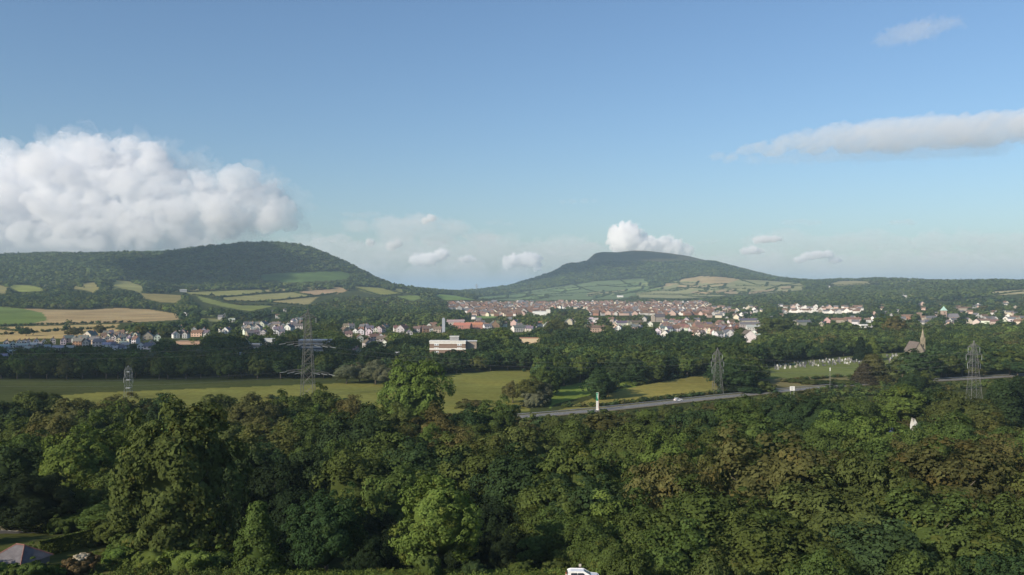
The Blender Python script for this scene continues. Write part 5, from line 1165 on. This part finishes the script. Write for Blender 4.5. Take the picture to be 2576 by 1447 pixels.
CARP = [(-2.0,.45),(-2.02,.75),(-1.95,1.0),(-1.78,1.42),(-1.45,1.52),(.1,1.50),(.95,1.02),(1.75,.88),(1.98,.70),(2.0,.40),(1.75,.28),(-1.75,.28)]
def car(loc, rz, col, label, name='car'):
    e = empty(name, loc, rz); tag(e, label, 'car'); b = MB(); w_ = .85; P = []
    for s in (-1, 1):
        for x, z in CARP: P.append((x, s*w_*(1 if z < .95 else .78), z))
    n = len(CARP); b.poly(P, [tuple(range(n)), tuple(range(2*n-1, n-1, -1))]+[(i, (i+1) % n, n+(i+1) % n, n+i) for i in range(n)])
    body = b.mesh('body', M['paint']); o = bpy.data.objects.new('body', body); o.color = (*col, 1); link(o, e); bv = o.modifiers.new('b', 'BEVEL'); bv.width = .06; bv.segments = 2
    for s in (-1, 1):
        def g(pts, nm):
            q = []
            for x, z in pts: k = w_*(1-.22*min(1, max(0, (z-.95)/.45))); q.append((x, s*(k+.03), z))
            MB().poly(q, [tuple(range(len(q)))]).build(nm, M['dark'], e, color=(.03, .03, .035))
        g([(-1.55, 1.0), (-.75, 1.0), (-.75, 1.38), (-1.45, 1.38)], 'window'); g([(-.65, 1.0), (.35, 1.0), (.0, 1.38), (-.65, 1.38)], 'window')
    MB().poly([(.2,-.62,1.47),(.2,.62,1.47),(.93,.74,1.07),(.93,-.74,1.07)], [(0,1,2,3)]).build('windscreen', M['dark'], e, color=(.05, .06, .06))
    MB().poly([(-1.86,-.60,1.36),(-1.86,.60,1.36),(-2.0,.70,1.05),(-2.0,-.70,1.05)], [(3,2,1,0)]).build('rear_window', M['dark'], e, color=(.04, .04, .05))
    for s in (-1, 1):
        MB().box((-1.98, s*.68, .92), (.1, .2, .32)).build('tail_light', M['paint'], e, color=(.55, .12, .02)); MB().box((1.93, s*.62, .72), (.12, .3, .14)).build('headlight', M['paint'], e, color=(.7, .7, .7))
        MB().box((.45, s*.95, 1.05), (.16, .14, .12)).build('mirror', M['paint'], e, color=col)
        for x in (-1.25, 1.25):
            t = MB().tube([(x, s*.72, .32), (x, s*.88, .32)], [.32, .32], 18).build('wheel', M['dark'], e, color=(.02, .02, .02)); MB().tube([(x, s*.885, .32), (x, s*.9, .32)], [.19, .17], 10).build('rim', M['steel'], t, color=(.5, .5, .5))
    return e
cp = at(1466, 1466, 60); car((cp.x, cp.y, cp.z), .0, (.82, .82, .82), 'white hatchback driving along the lane at the bottom edge')
p_ = min(SM, key=lambda p: abs(float(proj(p.x, p.y, p.z)[0])-1706)); car((p_.x+1.5, p_.y+2.4, p_.z+.43), .45, (.75, .75, .75), 'small white car on the main road right of the totem sign')
def box_post():
    q = at(1459, 1441, 60); e = empty('sign_board', q); tag(e, 'small square grey board on a short post behind the white hatchback', 'sign')
    MB().box((0, 0, 1.0), (.32, .06, .34)).build('sign_panel', M['paint'], e, color=(.5, .47, .42)); MB().tube([(0, .05, -.2), (0, .05, .9)], [.04, .04], 6).build('post', M['steel'], e, color=(.35, .3, .25))
box_post()
# near lane at the bottom edge, and the lane by the house
L2 = [at(x, y, 40) for x, y in [(-500,1475),(200,1475),(900,1466),(1400,1466),(2000,1466),(3000,1466)]]
for p in L2: p.z = float(gz(p.x, p.y))
strip('lane', L2, -2.6, 2.4, M['lane'], .10)
L3 = [at(x, y, 60) for x, y in [(-150,1338),(60,1346),(150,1358),(260,1372),(420,1388)]]
for p in L3: p.z = float(gz(p.x, p.y))
strip('lane', L3, -2.4, 2.4, M['lane'], .35); strip('lane_marking', L3, 2.0, 2.2, M['roadpaint'], .38); strip('lane_verge', L3, 2.42, 5.0, M['verge'], .33)
def corner_house():
    q = at(52, 1446, 60); e = empty('bungalow', q, -.35); e.scale = (.8, .8, .72); tag(e, 'grey hipped roof bungalow at the bottom left corner beside the lane', 'house')
    MB().box((0, 0, 1.2), (6.4, 5.4, 3.6)).build('wall', M['wall'], e, color=(.16, .155, .15)); a, b, z = 3.6, 3.1, 3.0
    r_ = MB().poly([(-a,-b,z),(a,-b,z),(a,b,z),(-a,b,z),(-.9,0,z+2.3),(.9,0,z+2.3)], [(0,1,5,4),(1,2,5),(2,3,4,5),(3,0,4),(0,3,2,1)]).build('roof', M['roof'], e, color=(.13, .12, .125))
    rd = MB()
    for s, x in ((1, .9), (-1, -.9)):
        for y in (-b, b): rd.bar((x, 0, z+2.33), (s*a, y, z+.03), .16)
    rd.bar((-.9, 0, z+2.36), (.9, 0, z+2.36), .2); rd.build('ridge_tiles', M['roof'], r_, color=(.22, .10, .08))
    f = MB().box((1.4, -2.72, 1.7), (1.5, .1, 1.2)).build('window', M['paint'], e, color=(.7, .7, .7)); MB().box((1.4, -2.79, 1.7), (1.2, .06, .95)).build('pane', M['dark'], f, color=(.06, .07, .09))
    f = MB().box((-1.4, -2.72, 1.3), (1.0, .1, 2.1)).build('door', M['paint'], e, color=(.28, .2, .15)); MB().box((-1.1, -2.8, 1.3), (.08, .06, .2)).build('handle', M['steel'], f, color=(.6, .6, .6))
corner_house()
def hedge():
    r = np.random.default_rng(77); a, b = at(108, 1402, 60), at(225, 1372, 60); n = 5200; t = r.random(n); P = np.stack([a.x+(b.x-a.x)*t, a.y+(b.y-a.y)*t, np.zeros(n)], 1)
    off = r.uniform(-1, 1, n); hgt = r.uniform(0, 2.2, n); top = r.random(n) < .45; hgt[top] = 2.1+r.uniform(0, .25, top.sum()); off[~top] = np.sign(off[~top])*(.85+r.uniform(0, .2, (~top).sum()))
    P[:, 1] += off; P[:, 2] = gz(P[:, 0], P[:, 1])+hgt; Nn = unit(n, r)+np.stack([0*off, np.where(top, 0, np.sign(off)), np.where(top, 1.2, .2)], 1); Nn /= np.linalg.norm(Nn, axis=1)[:, None]
    V, Fq = leaf_quads(P, Nn, .16*(0.7+.6*r.random(n)), r); T = np.repeat((.8+.4*r.random(n))[:, None]*np.ones((1, 3)), 4, 0)
    me = np_mesh('hedge', V, np.concatenate([Fq[:, [0, 1, 2]], Fq[:, [0, 2, 3]]]), 3, T); me.materials.append(M['leaf']); o = link(bpy.data.objects.new('hedge', me)); o.color = (.085, .11, .03, 1)
    tag(o, 'clipped hedge with sunlit top between the bungalow and the lane', 'hedge')
hedge()
def blossom():
    q = at(205, 1440, 60); e = empty('shrub', q); tag(e, 'garden shrub with creamy white blossom near the bungalow', 'shrub')
    for nm, c, s, dz in (('foliage', (.12, .09, .045), 1.0, 0), ('blossom', (.62, .55, .42), .42, 1.5)):
        o = sub(nm, PROTO['bush'][0][0], e, c); o.scale = (s, s, s*.8); o.location = (0, 0, dz)
blossom()
# ---------------------------------------------------------------- cemetery
GS = []
for k, (w_, h_, t_, nm) in enumerate([(.8, 1.1, .15, 0), (.65, .9, .15, 0), (.9, 1.3, .18, 1)]):
    g = MB(); a = w_/2; n = 7; P = [(-a, 0), (a, 0)]+[(a*math.cos(i*math.pi/n), h_*.72+h_*.28*math.sin(i*math.pi/n)) for i in range(n+1)]
    if nm: P = [(-.12, 0), (.12, 0), (.12, .75), (.42, .75), (.42, .98), (.12, .98), (.12, 1.4), (-.12, 1.4), (-.12, .98), (-.42, .98), (-.42, .75), (-.12, .75)]
    m_ = len(P); g.poly([(x*1.4, -t_/2, z*1.4) for x, z in P]+[(x*1.4, t_/2, z*1.4) for x, z in P], [tuple(range(m_)), tuple(range(2*m_-1, m_-1, -1))]+[(i, m_+i, m_+(i+1) % m_, (i+1) % m_) for i in range(m_)])
    g.box((0, 0, -.1), (w_*1.7, .6, .4)); GS.append(g.mesh('gravestone', M['stone']))
CEM = [[(1945,922),(2018,911),(2188,898),(2184,915),(2080,921),(1950,931)], [(2230,893),(2288,889),(2278,930),(2238,935)]]
cnt = 0; r4 = random.Random(44)
for poly, n in zip(CEM, (160, 90)):
    made = 0
    while made < n:
        x = r4.uniform(min(p[0] for p in poly), max(p[0] for p in poly)); y = r4.uniform(min(p[1] for p in poly), max(p[1] for p in poly))
        if not inpoly(np.array([x]), np.array([y]), poly)[0]: continue
        q = at(x, y, 300); q.y = round(q.y/3.2)*3.2; q.z = float(gz(q.x, q.y)); o = bpy.data.objects.new('gravestone', r4.choice(GS)); link(o); o.location = q; o.rotation_euler = (0, 0, r4.uniform(-.15, .15))
        c = r4.choice([(.6, .6, .58), (.3, .3, .3), (.16, .16, .17), (.08, .08, .09), (.38, .36, .3), (.12, .12, .12)]); o.color = (*c, 1)
        side = 'long cemetery lawn' if poly is CEM[0] else 'small cemetery plot left of the big round tree'
        tag(o, f"small gravestone in the rows on the {side}", 'gravestone', 'gravestones on the '+side.split(' left')[0]); made += 1

# ---------------------------------------------------------------- labels that single each thing out
LM = [('tall lattice pylon', 775, 870), ('small pale pylon', 323, 950), ('slim pylon', 1805, 935), ('far right pylon', 2450, 930), ('green totem sign', 1503, 1008), ('blue roadside sign', 1287, 1038), ('white road sign', 1993, 977),
      ('brown banded block', 1126, 872), ('grey slim tower', 1116, 818), ('orange roofs', 1190, 822), ('chapel spire', 2328, 850), ('green capped church', 2375, 785), ('white sports hall', 1358, 788), ('poplar clump', 1400, 820),
      ('white modern villa', 2182, 820), ('long white building', 1902, 828), ('tan warehouse', 474, 862), ('row of white gables', 70, 868), ('white hatchback', 1466, 1440), ('corner bungalow', 40, 1400), ('white pointed gable', 2303, 1068),
      ('blossoming shrub', 205, 1415), ('pointed bright tree', 1044, 985), ('lone meadow tree', 1530, 975), ('big tall tree', 455, 1240), ('small cone tree', 650, 1340), ('white houses cluster', 300, 855), ('dark roofed church', 1652, 807), ('tan stubble field', 250, 795), ('skyline pylon', 1199, 722),
      ('wooded hill top', 640, 608), ('flat mountain top', 1560, 630), ('right cemetery plot', 2260, 912), ('lower right corner', 2576, 1447)]
ORD = ['nearest', 'second', 'third', 'fourth', 'fifth', 'sixth', 'seventh', 'eighth', 'ninth', 'tenth', 'eleventh', 'twelfth', 'thirteenth', 'fourteenth', 'fifteenth', 'sixteenth', 'seventeenth', 'eighteenth', 'nineteenth', 'twentieth', 'twenty-first', 'twenty-second', 'twenty-third', 'twenty-fourth', 'twenty-fifth']
def label_all():
    bins = {}
    for o, desc, cat, x, y, grp, kw in LABELQ:
        x, y = min(max(x, 0), 2576), min(max(y, 0), 1447)
        nm, lx, ly = min(LM, key=lambda l: (l[1]-x)**2+((l[2]-y)*1.6)**2); dx, dy = x-lx, y-ly
        side = ('right of' if dx > 0 else 'left of') if abs(dx) > abs(dy) else ('below' if dy > 0 else 'above')
        bins.setdefault((desc, kw, side, nm), []).append((dx*dx+dy*dy, o, cat, grp))
    for (desc, kw, side, nm), L in bins.items():
        L.sort(key=lambda q: q[0])
        for i, (_, o, cat, grp) in enumerate(L):
            w_ = ORD[i] if len(L) > 1 else None; noun = '' if 'house' in desc else ' '+kw
            lb = f"{desc}{noun}, {w_+' one ' if w_ else ''}{side} the {nm}"; tag(o, lb, cat, grp)
label_all()
